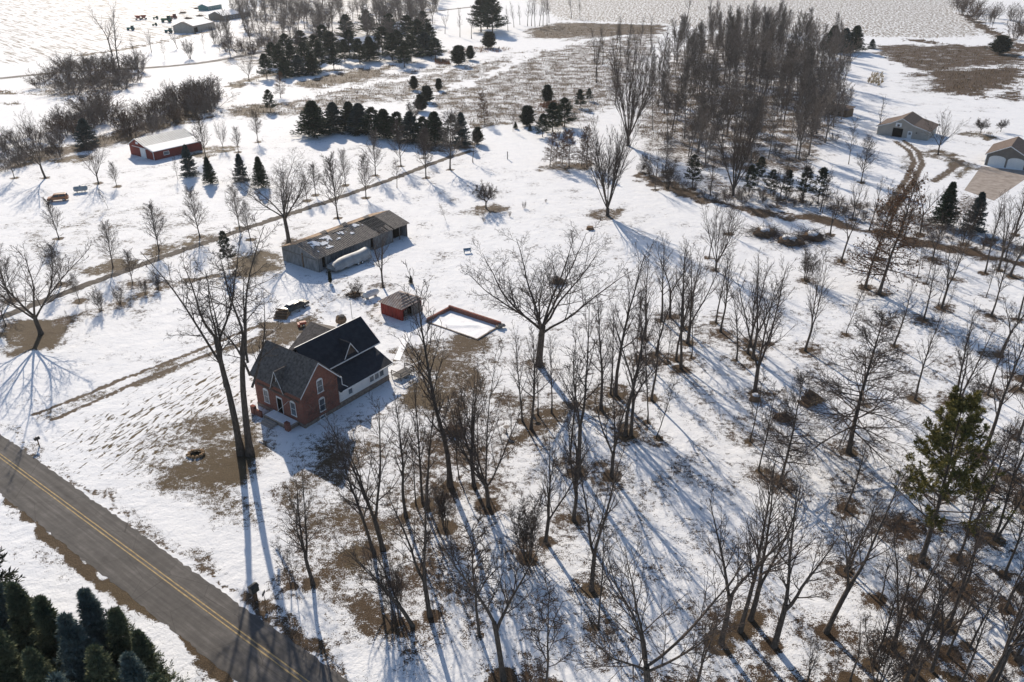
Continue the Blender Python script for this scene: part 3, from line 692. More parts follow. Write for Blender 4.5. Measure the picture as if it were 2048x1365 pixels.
def woods(kind, poly, n, gap, seed, hlo, hhi, wide=1.0, lean=1.5, kinds=None, label=None, group=None):
    q = random.Random(seed + 1)
    for x, y in scatter(poly, n, gap, seed):
        px, py = PX(x, y); hh = q.uniform(hlo, hhi)
        T(kinds[q.randrange(len(kinds))] if kinds else kind, px, py, PX(x, y, hh)[1], R(q.gauss(0, lean)), wide, label=label, group=group)
WOOD = [(1285, 225), (1330, 120), (1420, 72), (1560, 62), (1680, 120), (1692, 200), (1676, 285), (1640, 335), (1540, 350), (1430, 345), (1340, 315), (1290, 270)]
woods('wood', WOOD, 118, 4.0, 5, 15, 25, 1.1, 2.0, label='slim grey bare tree among the crowded trees of the wood', group='crowded trees of the wood')
woods('slim', [(1180, 110), (1290, 70), (1330, 110), (1310, 200), (1280, 270), (1225, 240), (1195, 180)], 22, 6, 6, 13, 21, 1.1)
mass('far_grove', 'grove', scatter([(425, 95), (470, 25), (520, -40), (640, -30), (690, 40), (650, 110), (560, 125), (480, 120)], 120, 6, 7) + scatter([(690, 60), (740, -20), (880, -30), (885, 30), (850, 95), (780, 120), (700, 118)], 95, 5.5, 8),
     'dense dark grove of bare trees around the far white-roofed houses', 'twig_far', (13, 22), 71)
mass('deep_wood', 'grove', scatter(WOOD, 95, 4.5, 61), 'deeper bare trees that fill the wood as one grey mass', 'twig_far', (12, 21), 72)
EX = random.Random(44)
for px_, py_ in ((1745, 1330), (1822, 1345), (1895, 1310), (1915, 1120), (2010, 1150), (1955, 985), (2025, 960), (2040, 780), (1975, 790), (1830, 800)):
    T(('slim', 'fork', 'slim', 'slim')[EX.randrange(4)], px_, py_, py_ - EX.uniform(170, 260), R(EX.gauss(3, 2)), .85)
# brush thickets
def thicket(poly, n, gap, seed, hlo, hhi, label, group, kinds=('brush',), wide=1.15):
    q = random.Random(seed + 9)
    for x, y in scatter(poly, n, gap, seed):
        px, py = PX(x, y); hh = q.uniform(hlo, hhi)
        T(kinds[q.randrange(len(kinds))], px, py, PX(x, y, hh)[1], 0, wide, label=label, group=group, cat='shrub')
thicket([(70, 178), (130, 132), (250, 128), (310, 140), (260, 185), (160, 195)], 34, 6, 11, 5, 9, 'dark leafless shrub in the thicket beyond the left-hand field corner', 'shrubs of the far left thicket', wide=1.5)
thicket([(128, 245), (200, 205), (225, 240), (180, 275), (120, 290), (100, 250)], 22, 4.5, 12, 5, 8, 'dark leafless shrub in the thicket left of the red barn', 'shrubs left of the red barn', wide=1.5)
thicket([(225, 262), (300, 222), (400, 180), (425, 190), (430, 225), (370, 245), (250, 282)], 34, 5.5, 13, 5, 9, 'dark leafless shrub in the long thicket behind the red barn', 'shrubs behind the red barn', wide=1.4)
thicket([(450, 95), (550, 90), (560, 110), (460, 118)], 12, 7, 14, 6, 9, 'dark leafless shrub along the far road', 'shrubs along the far road')
thicket([(0, 335), (10, 280), (60, 270), (120, 290), (120, 318), (0, 345)], 16, 5, 15, 4, 6, 'brown leafless shrub at the left picture edge behind the lawn trees', 'shrubs at the left edge')
thicket([(1275, 345), (1340, 372), (1440, 405), (1640, 420), (1760, 452), (1900, 490), (2048, 520), (2048, 500), (1900, 460), (1700, 405), (1400, 380), (1300, 335)], 75, 2.8, 16, 1.4, 3.2, 'low leafless shrub along the ditch below the wood', 'shrubs along the ditch')
thicket([(1905, 10), (2048, 45), (2048, 90), (1990, 66), (1920, 34)], 22, 11, 17, 9, 14, 'dark bare tree in the far right copse beyond the field', 'trees of the far right copse', ('brush', 'slim'))
thicket([(1985, 1330), (2048, 1180), (2048, 1365), (2000, 1375)], 4, 3.0, 18, 1.4, 2.4, 'tangled leafless shrub in the lower right corner', 'shrubs in the lower right corner')
thicket([(1300, 200), (1420, 120), (1640, 170), (1680, 300), (1640, 350), (1450, 365), (1340, 330)], 40, 4.5, 19, 2, 4.5, 'low leafless shrub under the front of the wood', 'shrubs under the wood')
# ------------------------------------------------------------------ ground sheet with painted cover amounts
ys = [-300, 0, 20]; y = 30.0
while y < 900: ys.append(y); y *= 1.0056
while y < 12000: ys.append(y); y *= 1.12
ys = np.array(ys); NC = 680
u = np.linspace(-1, 1, NC)
GX = (u[None] * (np.maximum(ys, 0) * .72 + 36)[:, None]); GY = np.broadcast_to(ys[:, None], GX.shape)
gx, gy = GX.ravel().copy(), GY.ravel().copy()
def wig(x, y, s):
    return (np.sin(x * .83 * s + 1.7 * np.sin(y * .41 * s)) + np.sin(y * 1.31 * s + 1.3 * np.sin(x * .57 * s + 2)) * .8 + np.sin((x + y) * 2.3 * s + 2 * np.sin((x - y) * .9 * s)) * .55) / 1.6
ux, uy = gx, gy                                  # true positions; the painted outlines below use wandering ones
wa = np.clip(gy / 110, .6, 3.0)
gx = ux + wa * (.75 * wig(ux, uy, 1.0) + .9 * wig(uy + 40, ux, .33)); gy = uy + wa * (.75 * wig(uy + 9, ux - 5, 1.1) + .9 * wig(ux + 70, uy, .31))
A = {k: np.zeros(len(gx), np.float32) for k in ('cov', 'tint', 'dirt', 'streak', 'rows', 'stub')}

def wpts(px): return np.array([G(*p) for p in px])

def segdist(x, y, P, closed=False):
    d = np.full(len(x), 1e9); n = len(P)
    for i in range(n if closed else n - 1):
        a, b = P[i], P[(i + 1) % n]; ab = b - a; L = max((ab ** 2).sum(), 1e-9)
        t = np.clip(((x - a[0]) * ab[0] + (y - a[1]) * ab[1]) / L, 0, 1)
        d = np.minimum(d, np.hypot(x - a[0] - t * ab[0], y - a[1] - t * ab[1]))
    return d

def box_sel(P, m): return np.nonzero((gx > P[:, 0].min() - m) & (gx < P[:, 0].max() + m) & (gy > P[:, 1].min() - m) & (gy < P[:, 1].max() + m))[0]

def put_val(key, s, v, tint=None, mode='max'):
    old = A[key][s]
    new = np.maximum(old, v) if mode == 'max' else old * (1 - v)
    if tint is not None:
        k = v > .25; ss = s[k]; A['tint'][ss] = tint
    A[key][s] = new

def poly(px, amt, feather=2.0, key='cov', tint=None, mode='max'):
    P = wpts(px); s = box_sel(P, feather); x, y = gx[s], gy[s]
    ins = np.zeros(len(s), bool); n = len(P)
    for i in range(n):
        (x1, y1), (x2, y2) = P[i], P[(i + 1) % n]
        if y1 == y2: continue
        ins ^= ((y1 > y) != (y2 > y)) & (x < (x2 - x1) * (y - y1) / (y2 - y1) + x1)
    d = segdist(x, y, P, True) * np.where(ins, 1, -1)
    put_val(key, s, amt * np.clip(.5 + d / (2 * feather), 0, 1), tint, mode)

def line(px, width, amt, feather=.5, key='cov', tint=None, mode='max'):
    P = wpts(px); s = box_sel(P, width + feather + 1); d = segdist(gx[s], gy[s], P)
    put_val(key, s, amt * np.clip((width / 2 + feather - d) / feather, 0, 1), tint, mode)

def disc(px, py, r, amt, feather=.6, tint=None):
    P = wpts([(px, py)]); s = box_sel(P, r + feather + 1); d = np.hypot(gx[s] - P[0, 0], gy[s] - P[0, 1])
    put_val('cov', s, amt * np.clip((r + feather - d) / feather, 0, 1), tint)

# woodlot floor: thin scatter of leaves, heavier towards the road and the house
poly([(560, 900), (800, 700), (1000, 640), (1400, 600), (2048, 600), (2048, 1400), (500, 1400)], .33, 8, tint=.1)
poly([(540, 900), (640, 880), (800, 850), (1020, 770), (1130, 800), (1060, 950), (1000, 1060), (1050, 1200), (930, 1250), (700, 1210), (560, 1190), (520, 1060)], .50, 4, tint=.1)
poly([(800, 690), (960, 660), (1010, 690), (1000, 760), (930, 850), (850, 860), (800, 800)], .66, 3, tint=.3)
poly([(1350, 780), (2048, 800), (2048, 1365), (1350, 1365)], .30, 8, tint=.1)
poly([(560, 880), (700, 830), (790, 790), (830, 930), (700, 1060), (600, 1060), (540, 960)], .46, 3, tint=.4)
poly([(0, 1090), (430, 1365), (0, 1400)], .2, 4, tint=.3)
poly([(0, 330), (330, 300), (600, 250), (1000, 300), (1300, 400), (2048, 560), (2048, 700), (1000, 640), (560, 700), (0, 840)], .22, 10, tint=.5)
poly([(1690, 120), (2048, 200), (2048, 420), (1700, 420)], .2, 10, tint=.4)
# brown grass in front of the house
poly([(505, 800), (480, 850), (420, 880), (300, 935), (330, 975), (430, 985), (500, 975), (530, 905), (540, 870)], .76, 3, tint=.75)
poly([(240, 900), (400, 820), (500, 790), (520, 900), (540, 1050), (600, 1150), (480, 1080), (330, 990), (250, 940)], .52, 4, tint=.6)
poly([(130, 870), (350, 760), (500, 710), (510, 800), (400, 880), (300, 950), (180, 930)], .34, 4, key='streak')
poly([(510, 690), (540, 640), (600, 640), (640, 650), (600, 690), (540, 720)], .72, 1.5, tint=.45)
poly([(505, 690), (640, 600), (660, 640), (610, 690)], .45, 2, key='dirt')
# heavy litter round the leaning tree
poly([(640, 1090), (770, 1050), (800, 1120), (720, 1160), (650, 1150)], .74, 2, tint=.55)
poly([(650, 1190), (700, 1180), (830, 1230), (830, 1290), (740, 1270)], .80, 1.5, tint=.2)
poly([(590, 1120), (690, 1110), (680, 1180), (620, 1190)], .72, 2, tint=.25)
# leaf strip across the woodlot
poly([(985, 905), (1030, 850), (1130, 800), (1200, 760), (1215, 800), (1110, 860), (1040, 910)], .68, 1.5, tint=.3)
poly([(1180, 830), (1215, 800), (1230, 830), (1190, 845)], .75, 1, tint=.5)
poly([(1740, 1010), (1900, 1000), (1960, 1060), (1900, 1130), (1780, 1080)], .55, 2.5, tint=0)
poly([(1700, 1050), (1790, 1020), (1880, 1090), (1800, 1120)], .70, 1.5, tint=0)
poly([(1640, 960), (1760, 960), (1790, 900), (1690, 890)], .45, 3, tint=.1)
# patches at the far-left big tree, the old barn, hedge line
poly([(0, 655), (80, 640), (150, 655), (100, 700), (10, 712)], .80, 1.5, tint=.5)
poly([(470, 520), (560, 500), (566, 540), (500, 560), (440, 560)], .78, 2, tint=.6)
poly([(380, 560), (480, 500), (560, 490), (560, 520), (430, 580)], .40, 3, tint=.6)
line([(120, 650), (190, 628), (250, 603), (320, 578), (420, 548)], 1.2, .6, 1.2, tint=.4)
for p, r, t in (((225, 535), 3.2, .6), ((318, 503), 4.2, .7), ((400, 476), 3, .6), ((150, 318), 5, .6), ((435, 300), 5, .8), ((395, 312), 4, .6), ((970, 248), 6, .3),
                ((1140, 335), 6.5, .2), ((1112, 332), 5, .2), ((920, 290), 7, .3), ((880, 295), 6, .3), ((1210, 430), 4.5, .3), ((972, 418), 4, .3), ((1960, 270), 4.5, .9), ((1876, 312), 5, .6), ((1935, 330), 5, .9)):
    disc(*p, r * .8, .66, 3.4, t)
# generic faint grass through the lawns
poly([(0, 430), (330, 400), (520, 430), (400, 520), (200, 560), (0, 620)], .32, 6, tint=.6)
poly([(0, 640), (250, 610), (440, 560), (560, 560), (560, 640), (420, 660), (0, 720)], .24, 4, tint=.6)
poly([(560, 600), (700, 590), (860, 640), (830, 720), (760, 700), (700, 620)], .26, 2, tint=.5)
poly([(755, 640), (765, 600), (745, 610), (735, 640)], .7, 1, tint=.6)
poly([(765, 690), (800, 665), (830, 690), (800, 740), (775, 735)], .5, 1.5, tint=.6)
poly([(815, 730), (870, 700), (880, 800), (820, 830), (790, 790)], .78, 2, tint=.55)
# roadside verges
line([(0, 860), (79, 919), (298, 1070), (445, 1171), (513, 1217), (698, 1357), (720, 1375)], .35, .50, .4, key='dirt')
line([(0, 990), (157, 1116), (335, 1245), (475, 1367)], .8, .9, .6, tint=.35); line([(0, 850), (79, 908), (298, 1060), (445, 1160), (513, 1205), (698, 1345)], 1.2, .36, 1.2, tint=.35)
line([(215, 1168), (335, 1252), (300, 1235)], 1.6, .9, .6, tint=.6)
poly([(0, 1010), (160, 1130), (340, 1265), (460, 1365), (400, 1365), (200, 1230), (0, 1080)], .36, 3, tint=.5)
line([(505, 1200), (600, 1265), (680, 1330)], 1.0, .7, .8, tint=.2)
# ditch below the wood
line([(1275, 352), (1400, 396), (1500, 425), (1640, 440), (1760, 468), (1900, 500), (2048, 530)], 2.6, .80, 3.0, tint=.05)
poly([(1270, 340), (1500, 330), (1700, 400), (2048, 470), (2048, 530), (1700, 460), (1400, 400)], .42, 4, tint=.12)
# wood floor
poly([(430, 130), (480, 40), (560, -30), (880, -20), (880, 60), (850, 120), (700, 125), (560, 140)], .45, 8, tint=.1)
poly([(1250, 260), (1330, 110), (1420, 70), (1560, 62), (1690, 130), (1690, 250), (1640, 345), (1460, 355), (1300, 320)], .55, 6, tint=.12)
# meadows
poly([(420, 232), (560, 205), (700, 165), (820, 140), (1000, 112), (1180, 66), (1330, 55), (1310, 110), (1245, 210), (1170, 255), (1090, 262), (1000, 245), (900, 245), (840, 200), (600, 232), (480, 242)], .52, 6, tint=.16)
poly([(570, 170), (700, 140), (800, 130), (760, 155), (640, 180)], .78, 5, tint=.14)
poly([(450, 215), (560, 205), (560, 225), (480, 238)], .85, 4, tint=.14)
poly([(1050, 60), (1120, 45), (1330, 50), (1330, 68), (1150, 75), (1060, 82)], .8, 5, tint=.16)
line([(879, 187), (930, 168), (982, 150), (1067, 106), (1130, 90), (1180, 80), (1260, 72)], 3.6, 1, 1.2, mode='cut')
line([(600, 198), (674, 178), (810, 158), (913, 135), (980, 120), (1067, 106)], 3.0, 1, 1.5, mode='cut')
line([(820, 235), (832, 200), (855, 190), (879, 187)], 5, 1, 1.5, mode='cut')
poly([(985, 78), (1100, 78), (1160, 88), (1060, 100), (1000, 98)], .8, 5, mode='cut')
poly([(1745, 90), (1990, 92), (2048, 100), (2048, 128), (1930, 137), (1850, 145), (1790, 128), (1750, 105)], .74, 4, tint=.1)
poly([(1800, 150), (1870, 142), (2048, 131), (2048, 165), (1960, 190), (1880, 190), (1800, 175)], .84, 4, tint=.12)
poly([(1795, 152), (1870, 150), (1870, 186), (1790, 175)], .55, 3, mode='cut')
poly([(2005, 188), (2048, 172), (2048, 202), (2010, 200)], .95, 3, tint=.12)
poly([(1945, 192), (1985, 190), (1985, 198), (1945, 198)], .95, 2, tint=.12)
line([(1820, 80), (1870, 86), (1960, 97), (2048, 100)], 6, .95, 2, tint=.08)
line([(1930, 30), (1975, 60), (2048, 96)], 5, .9, 3, tint=.1)
line([(1760, 84), (1860, 90), (1990, 84), (1960, 62)], 2.5, .8, 1.5, mode='cut')
# stubble field on the right, drifted rows on the left
poly([(1095, 30), (1120, 42), (1330, 50), (1400, 60), (1700, 74), (1900, 78), (1985, 70), (1925, 22), (1940, -40), (2300, -110), (900, -110)], .9, 8, key='stub')
poly([(-300, -110), (420, -110), (450, 5), (340, 75), (240, 96), (150, 112), (-60, 140)], .9, 10, key='rows')
line([(164, 111), (246, 99), (342, 80), (400, 66)], 3, .85, 2, tint=.5)
poly([(255, 40), (440, 15), (430, 60), (340, 80), (250, 90)], .20, 8, tint=.4)
line([(0, 182), (60, 190)], 2.0, .8, 2, tint=.4); line([(0, 205), (40, 208)], 2.0, .7, 2, tint=.4)
poly([(450, 170), (510, 150), (540, 150), (500, 170), (440, 185)], .75, 3, tint=.6)
line([(530, 150), (600, 142), (680, 140)], 4, .7, 3, tint=.3)
poly([(60, 170), (250, 140), (300, 150), (250, 190), (70, 200)], .5, 6, tint=.12)
poly([(220, 270), (420, 185), (430, 230), (250, 290), (0, 345), (0, 320)], .75, 4, tint=.14)
gx, gy = ux + .12 * wig(ux, uy, 2.0), uy + .12 * wig(uy, ux, 2.2)
# driveway ruts
for pl in ([(69, 829), (160, 795), (239, 761), (330, 727), (393, 703), (470, 670), (530, 648)], [(103, 841), (190, 803), (274, 765), (350, 735), (434, 703), (500, 682), (545, 665)]):
    line(pl, .5, .86, .5, key='dirt')
line([(274, 768), (350, 738), (434, 706), (500, 684)], 1.2, .62, .8, tint=.7)
# muddy tracks by the outbuildings
for pl in ([(1790, 283), (1818, 302), (1828, 325), (1812, 360), (1790, 392), (1770, 420)], [(1808, 282), (1836, 303), (1845, 327), (1828, 362), (1806, 395), (1785, 425)]):
    line(pl, 1.0, .85, .8, key='dirt')
line([(1868, 363), (1900, 342), (1922, 322)], 1.4, .8, 1.0, key='dirt')
poly([(1905, 345), (1950, 325), (1945, 345), (1915, 360)], .7, 1.5, tint=.95)
poly([(1925, 385), (1985, 405), (1900, 460), (1840, 470)], .55, 2, key='dirt')
poly([(1790, 315), (1820, 305), (1835, 330), (1800, 345)], .5, 2, tint=.8)
for pl in ([(520, 640), (590, 628), (640, 600), (680, 560)], [(530, 650), (600, 640), (655, 610), (700, 570)]): line(pl, .25, .5, .4, key='dirt')
line([(85, 838), (215, 784), (334, 734), (415, 704), (505, 676)], 1.7, .42, .8, tint=.6)
line([(500, 700), (560, 668), (620, 640)], 2.2, .66, 1.2, tint=.5)
gx, gy = ux, uy
# brown rings at the feet of the trees
q = random.Random(4)
for (o, kind, px, py, h, lab) in TREES:
    near = py > 480
    if KINDNAME[kind] in ('bare_tree', 'bare_shrub', 'sapling', 'oak_tree', 'pine_tree') and 480 < py < 1400:
        r = (.35 if kind == 'young' else .75) * q.uniform(.7, 1.25) * (1.5 if h > 19 else 1)
        disc(px + q.uniform(-4, 4), py, r * q.uniform(.6, 1.15), .86, .8, q.choice((.1, .15, .3, .4)))
        disc(px + q.uniform(-8, 8), py + q.uniform(-4, 4), r + q.uniform(.5, 2.2), .50, 1.6)
    elif kind in ('street', 'vase', 'fork') and py > 280: disc(px, py, .9, .9, .6, .3)
# ------------------------------------------------------------------ ground mesh
NRW = len(ys)
idx = np.arange(NRW * NC).reshape(NRW, NC)
Q = np.stack([idx[:-1, :-1], idx[:-1, 1:], idx[1:, 1:], idx[1:, :-1]], -1).reshape(-1, 4)

def ground_material():
    k = NT('snow_ground', .75, .12)
    v = k.coord()
    n1 = k.noise(1.25, 8, .74, v, .3); n2 = k.noise(7.5, 3, .65, v)
    nn = k.math('ADD', k.math('MULTIPLY', n1, .55), k.math('MULTIPLY', n2, .45))
    big = k.noise(.16, 4, .6, v); nn = k.math('MULTIPLY_ADD', big, .45, k.math('SUBTRACT', nn, .225)); nn = k.math('MULTIPLY_ADD', nn, 2.7, -.85)          # spread to about 0..1
    def cover(c, noise, soft=.09): 
        th = k.math('SUBTRACT', 1.0, c); return k.math('MULTIPLY', k.smooth(noise, k.math('SUBTRACT', th, soft), k.math('ADD', th, soft)), k.smooth(c, .01, .08))
    cov = k.attr('cov'); litter = cover(cov, nn)
    ve = k.coord((.45, 1.5, 1), -ROT - .25); ns = k.math('MULTIPLY_ADD', k.noise(1.3, 4, .6, ve, .8), 2.8, -.9)
    st = cover(k.attr('streak'), ns, .10)
    a, b = G(60, 60), G(220, 100); rot = math.atan2(b[1] - a[1], b[0] - a[0])
    vr = k.coord((.05, .55, 1), -rot); nr = k.math('MULTIPLY_ADD', k.noise(1.0, 5, .65, vr, .6), 2.8, -.9)
    rows = cover(k.math('MULTIPLY', k.attr('rows'), .40), nr, .18)
    a, b = G(1500, 90), G(1480, 10); rot2 = math.atan2(b[1] - a[1], b[0] - a[0])
    vs = k.coord((.25, 1.0, 1), -rot2); nb = k.math('MULTIPLY_ADD', k.noise(.75, 5, .75, vs, .2), 2.7, -.85)
    stub = cover(k.math('MULTIPLY', k.attr('stub'), .56), nb, .13)
    dn = k.math('MULTIPLY_ADD', k.noise(1.3, 6, .7, v), 2.6, -.8)
    dirt = cover(k.attr('dirt'), dn, .12)
    # colours
    fine = k.noise(9, 3, .7, v); med = k.noise(.35, 4, .6, v)
    leafc = k.ramp(fine, [(.3, (.028, .019, .013)), (.52, (.075, .047, .029)), (.7, (.16, .10, .06))])
    grass = k.ramp(fine, [(.3, (.045, .036, .020)), (.52, (.115, .084, .044)), (.7, (.22, .165, .095))])
    tc = k.mix(k.attr('tint'), leafc, grass)
    snow = k.ramp(k.math('MULTIPLY_ADD', fine, .35, k.math('MULTIPLY', med, .65)), [(.32, (.74, .755, .785)), (.6, (.83, .835, .845))])
    dirtc = k.ramp(fine, [(.3, (.055, .040, .028)), (.7, (.17, .125, .088))])
    field = k.ramp(fine, [(.3, (.11, .095, .08)), (.7, (.24, .205, .17))])
    c = k.mix(rows, snow, field); c = k.mix(stub, c, (.20, .165, .125)); c = k.mix(st, c, grass)
    c = k.mix(litter, c, tc); c = k.mix(dirt, c, dirtc); k.color(c)
    bare = k.math('MAXIMUM', litter, k.math('MAXIMUM', dirt, st))
    hgt_ = k.math('MULTIPLY_ADD', k.noise(.55, 5, .6, v), .55, k.math('MULTIPLY', k.noise(3.2, 4, .65, v), .16))
    hgt_ = k.math('ADD', hgt_, k.math('MULTIPLY', bare, k.math('MULTIPLY_ADD', fine, .25, -.22)))
    k.bump(hgt_, .42, .85)
    MAT['snow_ground'] = k.m
ground_material()
V = np.stack([gx, gy, np.zeros_like(gx)], 1)
me = npmesh('ground', V, Q, 'snow_ground', 4, True)
for k_, a_ in A.items():
    at_ = me.attributes.new(k_, 'FLOAT', 'POINT'); at_.data.foreach_set('value', a_)
go = bpy.data.objects.new('ground', me); COL.objects.link(go); go['kind'] = 'structure'
go['label'] = 'snow covered ground with brown grass and fallen leaves showing through'

# ------------------------------------------------------------------ roads and drives: thin sheets on the ground
def strip(name, px, width, mat, z, label, step=1.0, jit=.12, world=False, seed=1):
    P = np.array(px, float) if world else wpts(px)
    L = np.concatenate([[0], np.cumsum(np.hypot(*(P[1:] - P[:-1]).T))]); n = max(int(L[-1] / step), 2); t = np.linspace(0, L[-1], n)
    x = np.interp(t, L, P[:, 0]); y = np.interp(t, L, P[:, 1])
    for _ in range(2 if len(P) > 2 else 0):
        x[2:-2] = (x[:-4] + x[1:-3] + x[2:-2] + x[3:-1] + x[4:]) / 5; y[2:-2] = (y[:-4] + y[1:-3] + y[2:-2] + y[3:-1] + y[4:]) / 5
    d = np.stack([np.gradient(x), np.gradient(y)], 1); d = d / np.linalg.norm(d, axis=1)[:, None]; nx, ny = -d[:, 1], d[:, 0]
    q = np.random.default_rng(seed); vs = []
    for i in range(n):
        a, b = width / 2 + q.normal(0, jit), width / 2 + q.normal(0, jit)
        vs += [(x[i] + nx[i] * a, y[i] + ny[i] * a, z), (x[i] - nx[i] * b, y[i] - ny[i] * b, z)]
    o = mesh(name, vs, [(2 * i + 1, 2 * i + 3, 2 * i + 2, 2 * i) for i in range(n - 1)], mat)
    o['kind'] = 'structure'; o['label'] = label; return o

def asphalt():
    k = NT('asphalt', .85, .2)
    ve = k.coord((.04, .9, 1), -(ROT + PI / 2)); v = k.coord()
    f = k.math('ADD', k.math('MULTIPLY', k.noise(2.2, 5, .65, ve), .55), k.math('MULTIPLY', k.noise(.5, 6, .7, v), .45))
    c = k.ramp(f, [(.34, (.066, .062, .059)), (.52, (.112, .104, .098)), (.68, (.19, .176, .166))])
    crack = k.n('ShaderNodeTexVoronoi', feature='DISTANCE_TO_EDGE'); crack.inputs['Scale'].default_value = .16; k.l(k.coord((1, 1, 1)), crack.inputs['Vector'])
    c = k.mix(k.math('MULTIPLY', k.math('SUBTRACT', 1.0, k.smooth(crack.outputs['Distance'], .0, .006)), .55), c, (.035, .032, .03))
    k.color(c); k.bump(k.noise(14, 3, .7, v), .01); MAT['asphalt'] = k.m
asphalt()
noisy('gravel', (.075, .066, .058), (.20, .175, .15), 1.6, .95, .1, bump=.03)
noisy('far_road', (.16, .145, .13), (.30, .28, .26), .25, .95, .1)
c0, c1 = np.array(G(0, 912)), np.array(G(609, 1363)); rd = (c1 - c0) / np.linalg.norm(c1 - c0); rn = np.array([-rd[1], rd[0]])
ctr = c0 + rn * -.4
RA, RB = c0 - rd * 130, c0 + rd * 150
off = -.62   # asphalt centre, towards the house
strip('road', [RA + rn * off, RB + rn * off], 5.95, 'asphalt', .012, 'grey two lane country road with a double yellow centre line', .5, .07, True)
q = random.Random(3)
for i, o_ in enumerate((-.19, .19)):
    s_ = strip('road_marking', [RA + rn * o_, RB + rn * o_], .13, 'yellow_paint', .020, 'yellow centre line painted along the road', 1.0, .008, True, 5 + i)
strip('gravel_lane', [(-60, 655), (0, 636), (100, 598), (219, 553), (330, 513), (513, 450), (660, 402), (780, 360), (865, 327), (905, 313), (945, 302)], 2.3, 'gravel', .012, 'narrow gravel lane crossing the snowy lawn', .8, .22)
strip('far_road', [(-80, 163), (0, 158), (65, 150), (150, 143), (308, 136), (400, 127), (445, 120), (534, 103), (620, 84), (760, 50), (860, 24), (1000, 8)], 5.5, 'far_road', .012, 'distant pale road passing the farm', 3, .3)
def pad(name, px, mat, z, label):
    o = mesh(name, [at(*p, z) for p in px], [tuple(range(len(px)))], mat); o['kind'] = 'structure'; o['label'] = label
    if o.data.polygons[0].normal.z < 0: o.data.flip_normals()
pad('concrete_drive', [(1962, 333), (2060, 343), (2060, 352), (1988, 402), (1928, 381)], 'concrete', .012, 'brown concrete drive in front of the garage doors')
pad('walkway', [(811, 664), (823, 665), (800, 722), (788, 720)], 'snow_small', .05, 'narrow snow-covered walkway beside the house')

# ------------------------------------------------------------------ dry grass standing in the meadows and round the trees (uncountable)
def stalks(name, pts, lo, hi, mat, label, seed, wid=.05, n=5, spread=.25):
    g = np.random.default_rng(seed); P = np.repeat(np.asarray(pts), n, 0); m = len(P)
    P = np.concatenate([P + g.normal(0, spread, (m, 2)), np.full((m, 1), -.02)], 1)
    V_, Q_ = cards(P, np.concatenate([g.normal(0, .35, (m, 2)), np.ones((m, 1))], 1), g.uniform(lo, hi, m), wid * g.uniform(.6, 1.4, m), g)
    o = bpy.data.objects.new(name, npmesh(name, V_, Q_, mat)); COL.objects.link(o); o['kind'] = 'stuff'; o['label'] = label
g = np.random.default_rng(8)
near = (gy > 40) & (gy < 230) & (A['cov'] > .93)
ids = g.choice(np.nonzero(near)[0], min(int(near.sum()), 5000), replace=False)
stalks('dry_weeds', np.stack([gx[ids], gy[ids]], 1), .12, .36, 'dry_grass', 'dry weeds and leaves standing round the tree feet', 9, .06, 5, .15)
md = (gy > 250) & (gy < 700) & (A['cov'] > .45) & (np.abs(gx) < gy * .7)
ids = g.choice(np.nonzero(md)[0], min(int(md.sum()), 6500), replace=False)
stalks('meadow_grass', np.stack([gx[ids], gy[ids]], 1), .5, 1.3, 'dry_grass', 'dead brown meadow grass and weeds standing in the snow', 10, .16, 5, .8)
pr = [p for pl in ([(845, 95), (865, 100), (900, 105), (940, 95), (990, 98), (1030, 97), (1000, 106), (950, 106), (880, 108)], [(870, 120), (895, 122), (900, 132), (875, 130)], [(1080, 212), (1110, 205), (1118, 216), (1090, 220)]) for p in scatter(pl, 90, 1.0, 21)]
stalks('red_grass', pr, .8, 1.8, 'dry_red', 'orange dead grass patches at the meadow edge', 11, .2, 8, .8)
# ------------------------------------------------------------------ brick farmhouse (local x away from the road, y along the road)
def part(mb, name, mat, parent, **kw): return mb.obj(name, mat, parent, **kw)

def window_x(parent, x, z, wd, ht, y, arch=True, side=-1, name='window', bars=2):
    """window in a wall of constant y (facing side*y), centre x, sill z"""
    e = .05 * side
    f = MB(); t = .10
    f.box(x - wd / 2 - t, x - wd / 2, *sorted((y, y + e)), z, z + ht); f.box(x + wd / 2, x + wd / 2 + t, *sorted((y, y + e)), z, z + ht)
    f.box(x - wd / 2 - t - .04, x + wd / 2 + t + .04, *sorted((y, y + e * 1.6)), z - .14, z)
    if arch:
        n = 8; pts = [(x - (wd / 2 + t) * math.cos(PI * i / n), z + ht + .34 * math.sin(PI * i / n)) for i in range(n + 1)]
        f.prism(pts, 'y', *sorted((y, y + e)))
    else: f.box(x - wd / 2 - t, x + wd / 2 + t, *sorted((y, y + e)), z + ht, z + ht + t)
    for i in range(1, bars): f.box(x - wd / 2, x + wd / 2, *sorted((y + e * .2, y + e * .8)), z + ht * i / bars - .03, z + ht * i / bars + .03)
    w_ = f.obj(name, 'white_paint', parent)
    p = MB().box(x - wd / 2, x + wd / 2, *sorted((y - e * .1, y + e * .15)), z, z + ht); p.obj('pane', 'pane', w_)
    return w_

